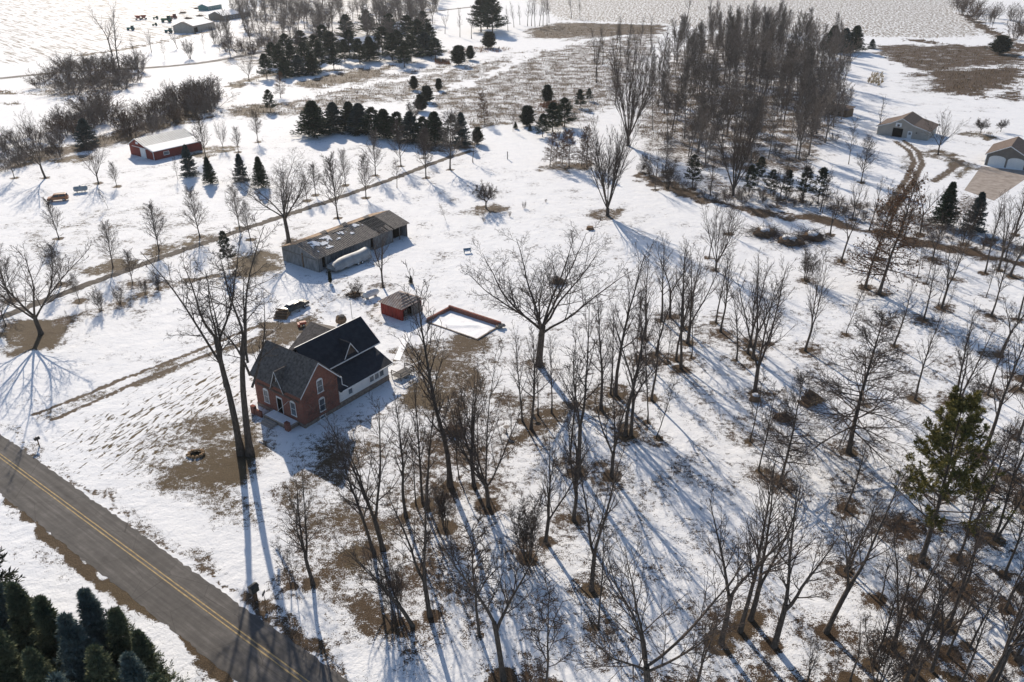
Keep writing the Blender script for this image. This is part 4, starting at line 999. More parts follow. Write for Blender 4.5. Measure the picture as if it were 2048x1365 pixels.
def window_y(parent, y, z, wd, ht, x, arch=True, side=-1, name='window', bars=2):
    e = .05 * side; f = MB(); t = .10
    f.box(*sorted((x, x + e)), y - wd / 2 - t, y - wd / 2, z, z + ht); f.box(*sorted((x, x + e)), y + wd / 2, y + wd / 2 + t, z, z + ht)
    f.box(*sorted((x, x + e * 1.6)), y - wd / 2 - t - .04, y + wd / 2 + t + .04, z - .14, z)
    if arch:
        n = 8; pts = [(y - (wd / 2 + t) * math.cos(PI * i / n), z + ht + .34 * math.sin(PI * i / n)) for i in range(n + 1)]
        f.prism(pts, 'x', *sorted((x, x + e)))
    else: f.box(*sorted((x, x + e)), y - wd / 2 - t, y + wd / 2 + t, z + ht, z + ht + t)
    for i in range(1, bars): f.box(*sorted((x + e * .2, x + e * .8)), y - wd / 2, y + wd / 2, z + ht * i / bars - .03, z + ht * i / bars + .03)
    w_ = f.obj(name, 'white_paint', parent)
    p = MB().box(*sorted((x - e * .1, x + e * .15)), y - wd / 2, y + wd / 2, z, z + ht); p.obj('pane', 'pane', w_)
    return w_
noisy('pane', (.05, .07, .09), (.16, .19, .22), .8, .2, .5)
noisy('curtain', (.30, .33, .36), (.46, .49, .52), 1.0, .25, .5)

HX, HY = G(611, 857)
house = thing('brick_house', 'red brick farmhouse with white siding wing and dark shingle roofs', 'house', (HX, HY, 0), ROT)
W_, D_ = 6.3, 9.9; EV, RG = 5.4, 8.8
mb = MB().box(-.06, W_ + .06, -.06, D_ + .06, -.3, .55); mb.obj('foundation', 'foundation_stone', house)
mb = MB().prism([(0, .55), (W_, .55), (W_, EV), (W_ / 2, RG - .14), (0, EV)], 'y', 0, D_)
mb.prism([(3.55, EV - .6), (5.45, EV - .6), (4.5, EV + 1.75)], 'x', -.004, 2.2)
mb.obj('brick_wall', 'brick', house)
# main roof: two slopes with a wall gable breaking the front one
sl_ = (RG - EV) / (W_ / 2)
mb = MB(); ov = .40
ye0, ye1 = -.30, D_ + .30
mb.slab([(-ov, ye0, EV - ov * sl_), (W_ / 2, ye0, RG), (W_ / 2, ye1, RG), (-ov, ye1, EV - ov * sl_)][::-1], .14)
mb.slab([(W_ + ov, ye0, EV - ov * sl_), (W_ / 2, ye0, RG), (W_ / 2, ye1, RG), (W_ + ov, ye1, EV - ov * sl_)], .14)
# cross gable roof over the front gable
zt = EV + 2.05
mb.slab([(-.45, 4.5, zt), (-.45, 5.85, EV - .95), (1.2, 5.85, EV - .95), (1.95, 4.5, zt)][::-1], .12)
mb.slab([(-.45, 4.5, zt), (-.45, 3.15, EV - .95), (1.2, 3.15, EV - .95), (1.95, 4.5, zt)], .12)
roof = mb.obj('roof', 'shingle_grey', house); roof['label'] = 'weathered grey shingle roof over the brick part'
mb = MB()
mb.slab([(-ov - .02, ye0 - .03, EV - ov * sl_ - .02), (W_ / 2, ye0 - .03, RG - .02), (W_ / 2, ye0 - .03, RG - .22), (-ov - .02, ye0 - .03, EV - ov * sl_ - .22)], .05)
mb.slab([(W_ / 2, ye0 - .03, RG - .02), (W_ + ov + .02, ye0 - .03, EV - ov * sl_ - .02), (W_ + ov + .02, ye0 - .03, EV - ov * sl_ - .22), (W_ / 2, ye0 - .03, RG - .22)], .05)
mb.slab([(-.48, 4.5, zt), (-.48, 5.87, EV - .95), (-.48, 5.87, EV - 1.1), (-.48, 4.5, zt - .16)], .04)
mb.slab([(-.48, 4.5, zt), (-.48, 3.13, EV - .95), (-.48, 3.13, EV - 1.1), (-.48, 4.5, zt - .16)][::-1], .04)
mb.obj('bargeboard', 'white_paint', house)
# gutter and downspout at the corner of the brick gable
mb = MB(); gz = EV - ov * sl_ - .05; gx_ = W_ + ov
mb.box(gx_ - .02, gx_ + .12, -.35, 3.2, gz - .06, gz + .08)
mb.tube((gx_ + .05, -.42, gz), (gx_ + .05, -.42, gz - 1.15), .055, k=6); mb.tube((gx_ + .05, -.42, gz - 1.15), (gx_ + 1.0, -.42, 2.95), .055, k=6)
mb.obj('downspout', 'white_paint', house)
for z in (1.2, 4.15): window_x(house, 3.25, z, .85, 1.75, 0, True, -1)
window_x(house, 3.05, -.02 + .1, .9, .36, -.06, False, -1, 'basement_window', 1)
for y_ in (2.0, 7.6): window_y(house, y_, 1.35, .9, 1.9, 0, True, -1)
window_y(house, 4.5, EV - .55, .75, 1.15, -.004, True, -1)
# front door
mb = MB().box(-.06, 0, 4.2, 4.3, .75, 2.95).box(-.06, 0, 5.3, 5.4, .75, 2.95).box(-.06, 0, 4.2, 5.4, 2.95, 3.2)
d = mb.obj('door_frame', 'white_paint', house); MB().box(-.03, .01, 4.3, 5.3, .75, 2.95).obj('door', 'dark_void', d)
# porch: concrete slab, brick piers, steps
mb = MB().box(-1.75, -.07, 1.2, 6.6, .50, .64); pf = mb.obj('porch_floor', 'concrete', house)
MB().box(-1.65, -.15, 1.35, 6.2, .642, .70).obj('porch_snow', 'snow_small', house)
mb = MB().box(-1.70, -.10, 1.25, 6.55, -.2, .498); mb.obj('porch_base', 'foundation_stone', house)
mb = MB()
for y_ in (1.5, 8.6): mb.box(-1.95, -1.45, y_ - .35, y_ + .35, -.2, 1.25)
mb.box(-1.85, -1.60, 6.8, 8.25, -.2, .95)
mb.obj('porch_pier', 'brick', house)
mb = MB()
for i in range(3): mb.box(-2.15 - .38 * i, -1.77 - .38 * i, 3.6, 6.0, -.1, .36 - .15 * i)
mb.obj('porch_step', 'concrete', house)
# the shingled band left by an old porch roof across the front
MB().slab([(-.10, .5, 3.75), (-.02, .5, 4.0), (-.02, 9.2, 4.0), (-.10, 9.2, 3.75)][::-1], .05).obj('roof_band', 'shingle_brown', house)
# white wing with the low roof on the right
WX0, WX1 = W_ + .06, 16.0
mb = MB().box(WX0, WX1 + .05, -.05, 10.3, -.3, .85); mb.obj('wing_foundation', 'foundation_stone', house)
mb = MB().prism([(0, .85), (3.4, .85), (3.4, 4.15), (0, 2.75)], 'x', WX0 + .02, WX1)
mb.prism([(3.402, .85), (10.2, .85), (10.2, 4.6), (6.8, 7.5), (3.402, 4.6)], 'x', WX0 + .02, WX1 + .9)
mb.obj('siding_wall', 'clapboard', house)
mb = MB().slab([(WX0 - .02, -.45, 2.72), (WX1 + .65, -.45, 2.72), (WX1 + .65, 3.6, 4.38), (WX0 - .02, 3.6, 4.38)], .12)
zr, ze, b0, b1 = 7.85, 4.62, 3.05, 10.55
mb.slab([(WX0 - 1.2, b0, ze), (WX1 + 1.75, b0, ze), (WX1 + 1.75, 6.8, zr), (WX0 - 1.2, 6.8, zr)], .12)
mb.slab([(WX0 - .02, b1, ze), (WX1 + 1.75, b1, ze), (WX1 + 1.75, 6.8, zr), (WX0 - 1.2, 6.8, zr)][::-1], .12)
mb.obj('wing_roof', 'shingle_dark', house)['label'] = 'black shingle roof over the white wing'
mb = MB()
mb.box(WX0 + .6, WX1 + 1.78, b0 - .05, b0 - .003, ze - .17, ze + .02)
mb.box(WX0 + .3, WX1 + .68, -.50, -.453, 2.55, 2.74)
mb.slab([(WX1 + 1.78, b0, ze), (WX1 + 1.78, 6.8, zr), (WX1 + 1.78, 6.8, zr - .2), (WX1 + 1.78, b0, ze - .2)], .03)
mb.slab([(WX1 + .68, -.45, 2.74), (WX1 + .68, 3.3, 4.28), (WX1 + .68, 3.3, 4.08), (WX1 + .68, -.45, 2.54)], .03)
mb.slab([(WX0 - 1.2, 6.95, zr + .02), (WX1 + 1.78, 6.95, zr + .02), (WX1 + 1.78, 6.8, zr + .05), (WX0 - 1.2, 6.8, zr + .05)][::-1], .03)
mb.obj('fascia', 'white_paint', house)
# dormer on the wing roof
dx = 12.1; dz = ze + .02
mb = MB().prism([(dx - 1.35, dz - .2), (dx + 1.35, dz - .2), (dx, dz + 2.05)], 'y', b0 + .42, b0 + 3.0); dm = mb.obj('dormer', 'shingle_brown', house)
mb = MB().slab([(dx, b0 + .15, dz + 2.25), (dx - 1.6, b0 + .15, dz - .25), (dx - 1.6, b0 + .9, dz - .25), (dx, b0 + 3.1, dz + 2.25)][::-1], .1)
mb.slab([(dx, b0 + .15, dz + 2.25), (dx + 1.6, b0 + .15, dz - .25), (dx + 1.6, b0 + .9, dz - .25), (dx, b0 + 3.1, dz + 2.25)], .1); mb.obj('dormer_roof', 'shingle_dark', dm)
mb = MB().slab([(dx, b0 + .12, dz + 2.25), (dx - 1.62, b0 + .12, dz - .25), (dx - 1.5, b0 + .12, dz - .32), (dx, b0 + .12, dz + 2.02)], .04)
mb.slab([(dx, b0 + .12, dz + 2.25), (dx + 1.62, b0 + .12, dz - .25), (dx + 1.5, b0 + .12, dz - .32), (dx, b0 + .12, dz + 2.02)][::-1], .04); mb.obj('dormer_trim', 'white_paint', dm)
for x_ in (12.0, 13.0, 14.0): window_x(house, x_ + .6, 1.35, .78, 1.15, -.02, False, -1, 'window', 1)
window_x(house, 8.4, 1.35, .7, .8, -.02, False, -1, 'window', 1)
# low rear wing with grey roof
mb = MB().prism([(11.2, -.2), (19.6, -.2), (19.6, 2.6), (15.4, 5.0), (11.2, 2.6)], 'y', 10.22, 15.2); mb.obj('rear_wall', 'clapboard', house)
mb = MB().slab([(10.7, 10.0, 2.45), (15.4, 10.0, 5.2), (15.4, 15.7, 5.2), (10.7, 15.7, 2.45)][::-1], .12)
mb.slab([(20.1, 10.0, 2.45), (15.4, 10.0, 5.2), (15.4, 15.7, 5.2), (20.1, 15.7, 2.45)], .12); mb.obj('rear_roof', 'shingle_grey', house)
MB().tube((18.6, 9.2, 5.0), (18.6, 9.2, 6.7), .09, k=8).obj('vent_pipe', 'white_paint', house)
# thin pale strands added on the brick, imitating sunlit twigs of a nearby tree
g = np.random.default_rng(31); n = 260
P0 = np.stack([g.uniform(.2, W_ - .2, n), np.full(n, -.05), g.uniform(.6, 5.0, n)], 1)
D0 = np.stack([g.normal(0, .8, n), np.zeros(n), g.normal(.4, .6, n)], 1)
vb = grow(P0, D0, g.uniform(.6, 1.6, n), np.full(n, .012), .006, 5, .25, .02, g); vb[0][..., 1] = -.05 - g.uniform(0, .05, vb[0].shape[:2])
vo = bpy.data.objects.new('vine', npmesh('vine', *tubes([(vb[0], vb[1], 3)]), 'twig_grey')); COL.objects.link(vo); vo.parent = house
# wooden back steps
st = thing('wooden_deck', 'weathered wooden deck frame at the right end of the white wing', 'deck', at(806, 752), ROT)
mb = MB()
for i in range(7): mb.box(-1.5, 1.5, -1.0 + i * .28, -.78 + i * .28, .50, .55)
mb.obj('deck_boards', 'wood_grey', st)
mb = MB()
for x_ in (-1.45, 1.35):
    for y_ in (-1.0, .85): mb.box(x_, x_ + .1, y_, y_ + .1, -.2, 1.35)
mb.obj('post', 'wood_grey', st)
mb = MB().box(-1.45, 1.45, -1.0, -.92, 1.25, 1.35).box(-1.45, -1.37, -.9, .85, 1.25, 1.35).box(1.37, 1.45, -.9, .85, 1.25, 1.35).box(-1.45, 1.45, -1.0, -.94, .8, .88); mb.obj('railing', 'wood_grey', st)

def flue(px, py, h, r, name, label, cat, mat):
    o = thing(name, label, cat, at(px, py)); return o
# thin pole behind the house with a service wire
pl = thing('pole', 'thin dark metal pole standing behind the house', 'pole', at(706, 650))
MB().tube((0, 0, -.2), (-.1, 0, 5.4), .05, .035, 6).obj('shaft', 'black_metal', pl); MB().tube((-.55, 0, 5.3), (.45, 0, 5.35), .03, k=5).obj('crossbar', 'black_metal', pl)
a = Matrix.Translation((HX, HY, 0)) @ Matrix.Rotation(ROT, 4, 'Z') @ Vector((W_ / 2, -.38, RG - .35)); b = Vector(at(549, 846, 1.3))
mb = MB(); N = 14; pts = [a.lerp(b, i / N) - Vector((0, 0, .5 * math.sin(PI * i / N))) for i in range(N + 1)]
for i in range(N): mb.tube(pts[i], pts[i + 1], .022, k=4)
tag(mb.obj('service_wire', 'white_paint'), 'pale service wire slanting down across the front of the brick house', 'wire')
o = thing('fire_barrel', 'dark rounded stack of brush on the snow behind the house', 'brush pile', at(683, 648)); mb = MB()
mb.blob((0, 0, .7), .95, 3, 9, 6, .18, .9); mb.obj('heap', 'wood_brown', o); mb = MB().blob((.1, .1, 1.45), .5, 4, 8, 5, .2, .4); mb.obj('lid', 'wood_grey', o)
o.name = 'covered_grill'; o['label'] = 'dark rounded covered grill on the snow behind the house'; o['category'] = 'grill'

# ------------------------------------------------------------------ red shed
sx, sy = (540 + 1130 / 4.267, 400 + 1035 / 4.267)
shed = thing('red_shed', 'small red board shed with a pale metal hip roof and open doorway', 'shed', at(sx, sy), ROT)
mb = MB().box(0, .08, 0, 5, 0, 2.42).box(0, 5, 4.92, 5, 0, 2.42).box(4.92, 5, 0, 4.92, 0, 2.42)
mb.box(.08, .35, 0, .08, 0, 2.42).box(4.7, 4.92, 0, .08, 0, 2.42); mb.obj('wall', 'red_boards', shed)
n = 8; pts = [(.35, 2.42)] + [(.35 + 4.35 * i / n, 1.72 + .48 * math.sin(PI * i / n)) for i in range(n + 1)] + [(4.7, 2.42)]
MB().prism(pts[::-1], 'y', -.05, .04).obj('arched_header', 'red_boards', shed)
MB().box(2.3, 4.7, -.10, -.052, .05, 2.0).obj('sliding_door', 'wood_grey', shed)['label'] = 'unpainted grey sliding door'
MB().box(.3, 4.7, .9, 1.0, 0, 2.2).obj('interior', 'dark_void', shed)
MB().box(.42, .52, -.32, -.22, 0, 1.95).box(.86, .96, -.32, -.22, 0, 1.95).box(.42, .96, -.3, -.24, .5, .58).box(.42, .96, -.3, -.24, 1.0, 1.08).box(.42, .96, -.3, -.24, 1.5, 1.58).obj('ladder', 'wood_grey', shed)
o_ = .42; c_ = [(-o_, -o_, 2.36), (5 + o_, -o_, 2.36), (5 + o_, 5 + o_, 2.36), (-o_, 5 + o_, 2.36)]; pk0, pk1 = (2.5, 2.3, 3.85), (2.5, 3.1, 3.85)
mb = MB().slab([c_[0], c_[1], pk0], .06).slab([c_[1], c_[2], pk1, pk0], .06).slab([c_[2], c_[3], pk1], .06).slab([c_[3], c_[0], pk0, pk1], .06); mb.obj('roof', 'shed_roof', shed)

# ------------------------------------------------------------------ old grey barn with the failing roof
bx, by = (540 + 418 / 4.267, 400 + 622 / 4.267)
barn = thing('old_barn', 'long weathered grey barn with broken plank roof and snow patches', 'barn', at(bx, by), ROT)
BL, BW, BE, BR, RB_ = 25.2, 10.5, 3.0, 4.75, 5.6
mb = MB().prism([(0, -.2), (BW, -.2), (BW, BE), (RB_, BR - .1), (0, BE)], 'x', 0, .12); mb.obj('end_wall', 'grey_boards', barn)
mb = MB().box(.12, 1.1, 0, .1, -.2, BE - .02).box(1.9, 3.2, 0, .1, -.2, BE - .02).box(3.2, 14.8, .6, .7, -.2, BE).box(15.0, 20.5, 0, .1, -.2, BE - .02).box(.12, BL, BW - .1, BW, -.2, BE - .02); mb.obj('side_wall', 'grey_boards_long', barn)
mb = MB().prism([(0, -.2), (BW, -.2), (BW, BE), (RB_, BR - .1), (0, BE)], 'x', BL - .12, BL); mb.obj('far_wall', 'grey_boards', barn)
MB().box(.2, BL - .2, 1.6, 1.7, -.1, BE - .1).obj('interior', 'dark_void', barn)
mb = MB()
for x_ in (20.6, 22.8, 25.05): mb.box(x_, x_ + .16, -.02, .14, -.2, BE - .02)
mb.obj('post', 'wood_grey', barn)
MB().box(-.05, -.003, 4.2, 4.6, 0, 3.1).obj('rusty_strip', 'wood_brown', barn)
MB().box(-.06, -.004, .2, BW - .2, 2.45, 2.62).obj('door_rail', 'wood_grey', barn)
def rz_(y): return BE + (BR - BE) * (y + .35) / (RB_ + .35) if y <= RB_ else BE + (BR - BE) * (BW + .35 - y) / (BW + .35 - RB_)
def rquad(mb, x0, x1, y0, y1, lift=.0, t=.06): return mb.slab([(x0, y0, rz_(y0) + lift), (x1, y0, rz_(y0) + lift), (x1, y1, rz_(y1) + lift), (x0, y1, rz_(y1) + lift)], t)
mb = MB(); qr = random.Random(12); x_ = -.4
while x_ < BL + .3:   # near slope in separate boards, with a collapsed gap
    w_b = qr.uniform(.26, .40)
    if 16.4 < x_ < 20.8:
        if qr.random() < .25: rquad(mb, x_, x_ + w_b - .05, -.35, 1.7 + qr.uniform(-.5, .6), qr.uniform(0, .02))
    else:
        top = RB_ if not (13.8 < x_ < 16.4 and qr.random() < .5) else RB_ - qr.uniform(.8, 2.5)
        rquad(mb, x_, x_ + w_b - .02, -.35 - qr.uniform(0, .12), top, qr.uniform(0, .025))
    x_ += w_b
mb.obj('plank_roof', 'roof_planks', barn)
mb = MB()
for i in range(9): mb.box(16.4 + i * .52, 16.52 + i * .52, 0, .001, 0, .001) if False else rquad(mb, 16.45 + i * .52, 16.57 + i * .52, -.3, RB_, -.05, .14)
for y_ in (1.2, 2.4, 3.6, 4.8): mb.slab([(16.2, y_, rz_(y_) - .02), (21, y_, rz_(y_) - .02), (21, y_ + .1, rz_(y_ + .1) - .02), (16.2, y_ + .1, rz_(y_ + .1) - .02)], .05)
mb.obj('rafters', 'wood_grey', barn)
mb = MB(); xs = [-.4, 3.5, 8.2, 13.0, 18.2, 22.0, BL + .4]
for i in range(6): mb.slab([(xs[i], RB_ - .02, BR + .03), (xs[i + 1] - .1, RB_ - .02, BR + .03), (xs[i + 1] - .1, BW + .35, BE + .02), (xs[i], BW + .35, BE + .02)], .05)
mb.obj('rust_roof', 'rust_roof', barn)['label'] = 'rust brown far slope of the roof'
mb = MB()
for x0, x1, y0, y1 in ((3.0, 7.2, 4.55, 4.9), (8.5, 12.0, 4.8, 5.3)): rquad(mb, x0, x1, y0, y1 + .5, .10, .05)
for x_, a_ in ((6.6, .35), (12.2, .5), (18.5, .3)): mb.slab([(x_, RB_ - .1, BR + .1), (x_ + 1.3, RB_ - .1, BR + .12), (x_ + 1.5, RB_ + .9, BR + a_), (x_ - .1, RB_ + .8, BR + a_ - .1)], .05)
mb.obj('loose_sheet', 'roof_planks', barn)
# snow lying on the near slope: an irregular sheet cut by noise
from mathutils import noise as mn
def roof_snow(x0, x1, y0, y1, dens, seed, parent, name='roof_snow', lift=.03):
    mb = MB(); st_ = .22; nx, ny = int((x1 - x0) / st_), int((y1 - y0) / st_)
    for i in range(nx):
        for j in range(ny):
            x, y = x0 + i * st_, y0 + j * st_
            e = min(i / nx, 1 - i / nx, j / ny, 1 - j / ny) * 2
            if mn.noise((x * .55 + seed, y * .75, seed)) + mn.noise((x * 2.2, y * 1.6 + seed, 3)) * .45 > .42 - dens - e * .35: 
                vs = [(x, y, rz_(y) + lift), (x + st_, y, rz_(y) + lift), (x + st_, y + st_, rz_(y + st_) + lift), (x, y + st_, rz_(y + st_) + lift)]
                mb.add(vs, [(0, 1, 2, 3)])
    o = mb.obj(name, 'snow_small', parent); w_ = o.modifiers.new('weld', 'WELD'); w_.merge_threshold = .01
    s_ = o.modifiers.new('solid', 'SOLIDIFY'); s_.thickness = .07; s_.offset = 1; return o
roof_snow(1.5, 7.4, 1.2, 4.8, .22, 2, barn); roof_snow(7.4, 15.5, 2.6, 4.6, .02, 5, barn); roof_snow(13.4, 16.6, 4.0, 5.4, .30, 8, barn)

# ------------------------------------------------------------------ covered trailer
(ta, tz, tl) = between((672, 549), (748, 519)); TLn = max(tl - .5, 5)
tr_ = thing('covered_trailer', 'long trailer under a sagging grey tarpaulin beside the old barn', 'trailer', (ta[0], ta[1], 0), tz)
NX, NY = 22, 12; vs = []; qq = random.Random(5)
for i in range(NX + 1):
    t = i / NX; x = TLn * t
    hh = 1.75 + .95 * t + .22 * math.sin(t * 5.5)
    for j in range(NY + 1):
        s_ = j / NY * 2 - 1; ww = 1.35
        ang = s_ * 1.0
        if abs(s_) < .55: y = s_ / .55 * ww * .75; z = hh - .55 * abs(s_ / .55) ** 2 * .6
        else: f_ = (abs(s_) - .55) / .45; y = math.copysign(ww * (.75 + .25 * f_ ** .4), s_); z = (hh - .33) * (1 - f_) + (.55 + .15 * math.sin(i * 1.3)) * f_
        vs.append((x, y + 1.3 + qq.uniform(-.02, .02), z + qq.uniform(-.02, .02)))
fs = [(i * (NY + 1) + j, (i + 1) * (NY + 1) + j, (i + 1) * (NY + 1) + j + 1, i * (NY + 1) + j + 1) for i in range(NX) for j in range(NY)]
fs += [tuple(range(NY, -1, -1)), tuple(NX * (NY + 1) + j for j in range(NY + 1))]
tp = mesh('tarpaulin', vs, fs, 'tarp', tr_, True)
MB().box(-.1, TLn + .1, .15, .3, .42, .6).box(-.1, TLn + .1, 2.3, 2.45, .42, .6).box(-.1, .1, .3, 2.3, .42, .6).box(TLn - .1, TLn + .1, .3, 2.3, .42, .6).obj('frame', 'wood_grey', tr_)
MB().tube((-1.3, 1.3, .45), (0, .4, .5), .06, k=6).tube((-1.3, 1.3, .45), (0, 2.2, .5), .06, k=6).tube((-1.3, 1.3, .0), (-1.3, 1.3, .6), .05, k=6).obj('drawbar', 'black_metal', tr_)
def wheel(parent, x, y, r, wd=.22, side=1, rim='chrome'):
    w_ = MB().lathe([(r * .55, -wd / 2), (r * .96, -wd / 2), (r, -wd * .3), (r, wd * .3), (r * .96, wd / 2), (r * .55, wd / 2)], 16, (x, y, r), 'y').obj('wheel', 'rubber', parent, True)
    MB().lathe([(r * .5, wd * .28 * side), (r * .56, wd * .5 * side), (r * .2, wd * .55 * side)], 12, (x, y, r), 'y').obj('rim', rim, w_)
    return w_
for x_ in (TLn * .62, TLn * .73):
    for y_, s_ in ((.08, -1), (2.52, 1)): wheel(tr_, x_, y_, .36, .2, s_, 'white_paint')

# ------------------------------------------------------------------ brick-walled foundation filled with snow
fx, fy = (540 + 1770 / 4.267, 400 + 1195 / 4.267)
fd = thing('foundation', 'open brick-walled foundation half filled with drifted snow', 'foundation', at(fx, fy), ROT)
FA, FB = 6.1, 11.0
mb = MB().box(-.12, .12, -.12, FB + .18, -.2, .14).box(.12, FA - .18, -.12, .12, -.2, .20); mb.obj('low_wall', 'foundation_stone', fd)
mb = MB().box(FA - .18, FA + .18, -.18, FB + .18, -.2, .85).box(.18, FA - .18, FB - .18, FB + .18, -.2, .65); mb.obj('brick_wall', 'brick', fd)
NX, NY = 16, 26; vs = []
for i in range(NX + 1):
    for j in range(NY + 1):
        x, y = .18 + (FA - .36) * i / NX, .18 + (FB - .36) * j / NY
        cst = 2.7 + 1.5 * math.sin(y * .55 + .5)
        z = .05 + .22 * max(0, 1 - abs(x - cst) / 1.2) ** 1.4 + .05 * mn.noise((x, y, 1)); vs.append((x, y, max(z, .03)))
mesh('snow_drift', vs, [(i * (NY + 1) + j, (i + 1) * (NY + 1) + j, (i + 1) * (NY + 1) + j + 1, i * (NY + 1) + j + 1) for i in range(NX) for j in range(NY)], 'snow_small', fd, True)
mb = MB(); qq = random.Random(9)
for i in range(9): mb.blob((FA - .3 + qq.uniform(-.6, .5), -.3 + qq.uniform(-.6, .5), .2 + .1 * i * .5), .28, i, 7, 5, .3, .8)
mb.obj('rubble', 'stone', fd)

# ------------------------------------------------------------------ gas tanks
def gas_tank(pa, pb, r, mat, label, snow=True):
    a_, rz, L = between(pa, pb); t_ = thing('gas_tank', label, 'tank', (a_[0], a_[1], 0), rz)
    zc = r + .28
    MB().lathe([(.02, 0), (r * .55, .06), (r * .88, .22), (r, .5), (r, L - .5), (r * .88, L - .22), (r * .55, L - .06), (.02, L)], 18, (0, 0, zc), 'x').obj('tank_body', mat, t_, True)
    MB().box(L * .2, L * .2 + .16, -r * .7, r * .7, -.05, .42).box(L * .75, L * .75 + .16, -r * .7, r * .7, -.05, .42).obj('support', 'concrete', t_)
    MB().lathe([(.2, 0), (.2, .16), (.12, .24)], 10, (L * .5, 0, zc + r - .03)).obj('valve_dome', mat, t_)
    if snow: MB().lathe([(.05, 0), (r * .42, .2), (r * .42, L - 1.2), (.05, L - 1)], 8, (.5, 0, zc + r * .72), 'x').obj('snow_cap', 'snow_small', t_, True)
gas_tank((728, 601), (757, 590), .58, 'tank_white', 'white gas tank capped with snow beside the red shed')
gas_tank((148, 386), (177, 383), .65, 'tank_grey', 'grey cylinder tank on the snow near the orange vehicle', False)

# ------------------------------------------------------------------ vehicles
def car(label, name, pa, pb, mat, wd=1.8, suv=True, flip=False):
    a_, rz, L = between(pa, pb); o = thing(name, label, 'car', (a_[0], a_[1], 0), rz)
    # side profile front at x=0
    if suv: low = [(0.02, .45), (0, .75), (.10, .95), (.24 * L, 1.08), (.98 * L, 1.12), (L, .8), (.99 * L, .42)]; cab = [(.22 * L, 1.07), (.33 * L, 1.68), (.42 * L, 1.76), (.92 * L, 1.74), (.985 * L, 1.12)]
    else: low = [(0.02, .40), (0, .62), (.08, .80), (.27 * L, .94), (.80 * L, .96), (L, .88), (.99 * L, .40)]; cab = [(.26 * L, .93), (.40 * L, 1.38), (.48 * L, 1.44), (.68 * L, 1.42), (.84 * L, .95)]
    MB().prism(low, 'y', 0, wd).obj('body', mat, o, False, .06)
    n = len(cab); vs = [(x, .10 + (.16 if z > 1.2 else 0), z) for x, z in cab] + [(x, wd - .10 - (.16 if z > 1.2 else 0), z) for x, z in cab]
    mb = MB().add(vs, [tuple(range(n - 1, -1, -1)), tuple(range(n, 2 * n))] + [(i, (i + 1) % n, (i + 1) % n + n, i + n) for i in range(n)])
    mb.obj('cabin', mat, o, False, .04)
    def lerp(p, q, t): return (p[0] + (q[0] - p[0]) * t, p[1] + (q[1] - p[1]) * t)
    b0_, b1_ = cab[0], cab[-1]; t0_, t1_ = cab[1], cab[-2]
    for s_ in (0, 1):
        mb = MB()
        for u0, u1 in ((.08, .46), (.50, .90)):
            qd = []
            for u_, v_ in ((u0, .15), (u1, .15), (u1, .82), (u0, .82)):
                bx_, tx_ = lerp(b0_, b1_, u_), lerp(t0_, t1_, u_); p_ = lerp(bx_, tx_, v_)
                off_ = .10 + .16 * v_ - .012
                qd.append((p_[0], off_ if s_ == 0 else wd - off_, p_[1]))
            mb.add(qd, [(0, 1, 2, 3) if s_ == 0 else (3, 2, 1, 0)])
        mb.obj('side_window', 'car_glass', o)
    for nm, p_, r_ in (('windscreen', cab[0], cab[1]), ('rear_window', cab[-1], cab[-2])):
        sg = -.015 if nm == 'windscreen' else .015
        A_, B_ = lerp(p_, r_, .12), lerp(p_, r_, .88)
        MB().add([(A_[0] + sg, .22, A_[1]), (A_[0] + sg, wd - .22, A_[1]), (B_[0] + sg, wd - .34, B_[1]), (B_[0] + sg, .34, B_[1])], [(0, 1, 2, 3) if sg > 0 else (3, 2, 1, 0)]).obj(nm, 'car_glass', o)
    for x_ in (.18 * L, .80 * L):
        for y_, s_ in ((.06, -1), (wd - .06, 1)): wheel(o, x_, y_, .35, .22, s_)
    for y_ in (.12, wd - .42): MB().box(-.02, .04, y_, y_ + .3, .62, .76).obj('headlight', 'chrome', o)
    for y_ in (.08, wd - .26): MB().box(L - .03, L + .015, y_, y_ + .18, .68, .9).obj('tail_light', 'red_wagon', o)
    MB().box(-.06, .05, .05, wd - .05, .40, .55).obj('bumper', 'black_metal', o); MB().box(L - .05, L + .06, .05, wd - .05, .40, .55).obj('bumper', 'black_metal', o)
    if suv: MB().box(.42 * L, .9 * L, .4, .45, 1.78, 1.83).box(.42 * L, .9 * L, wd - .45, wd - .4, 1.78, 1.83).obj('roof_rack', 'black_metal', o)
    return o
car('rust-orange station vehicle parked alone on the snow, far left', 'parked_car', (95, 406), (137, 402), 'car_orange', 1.85, True)
dc = car('dark car parked on the snow between the house and the old barn', 'parked_car', (568, 636), (620, 611), 'car_dark', 1.85, False)
MB().slab([(1.9, .45, 1.46), (3.2, .45, 1.45), (3.2, 1.4, 1.45), (1.9, 1.4, 1.46)], -.05).obj('roof_snow', 'snow_small', dc)
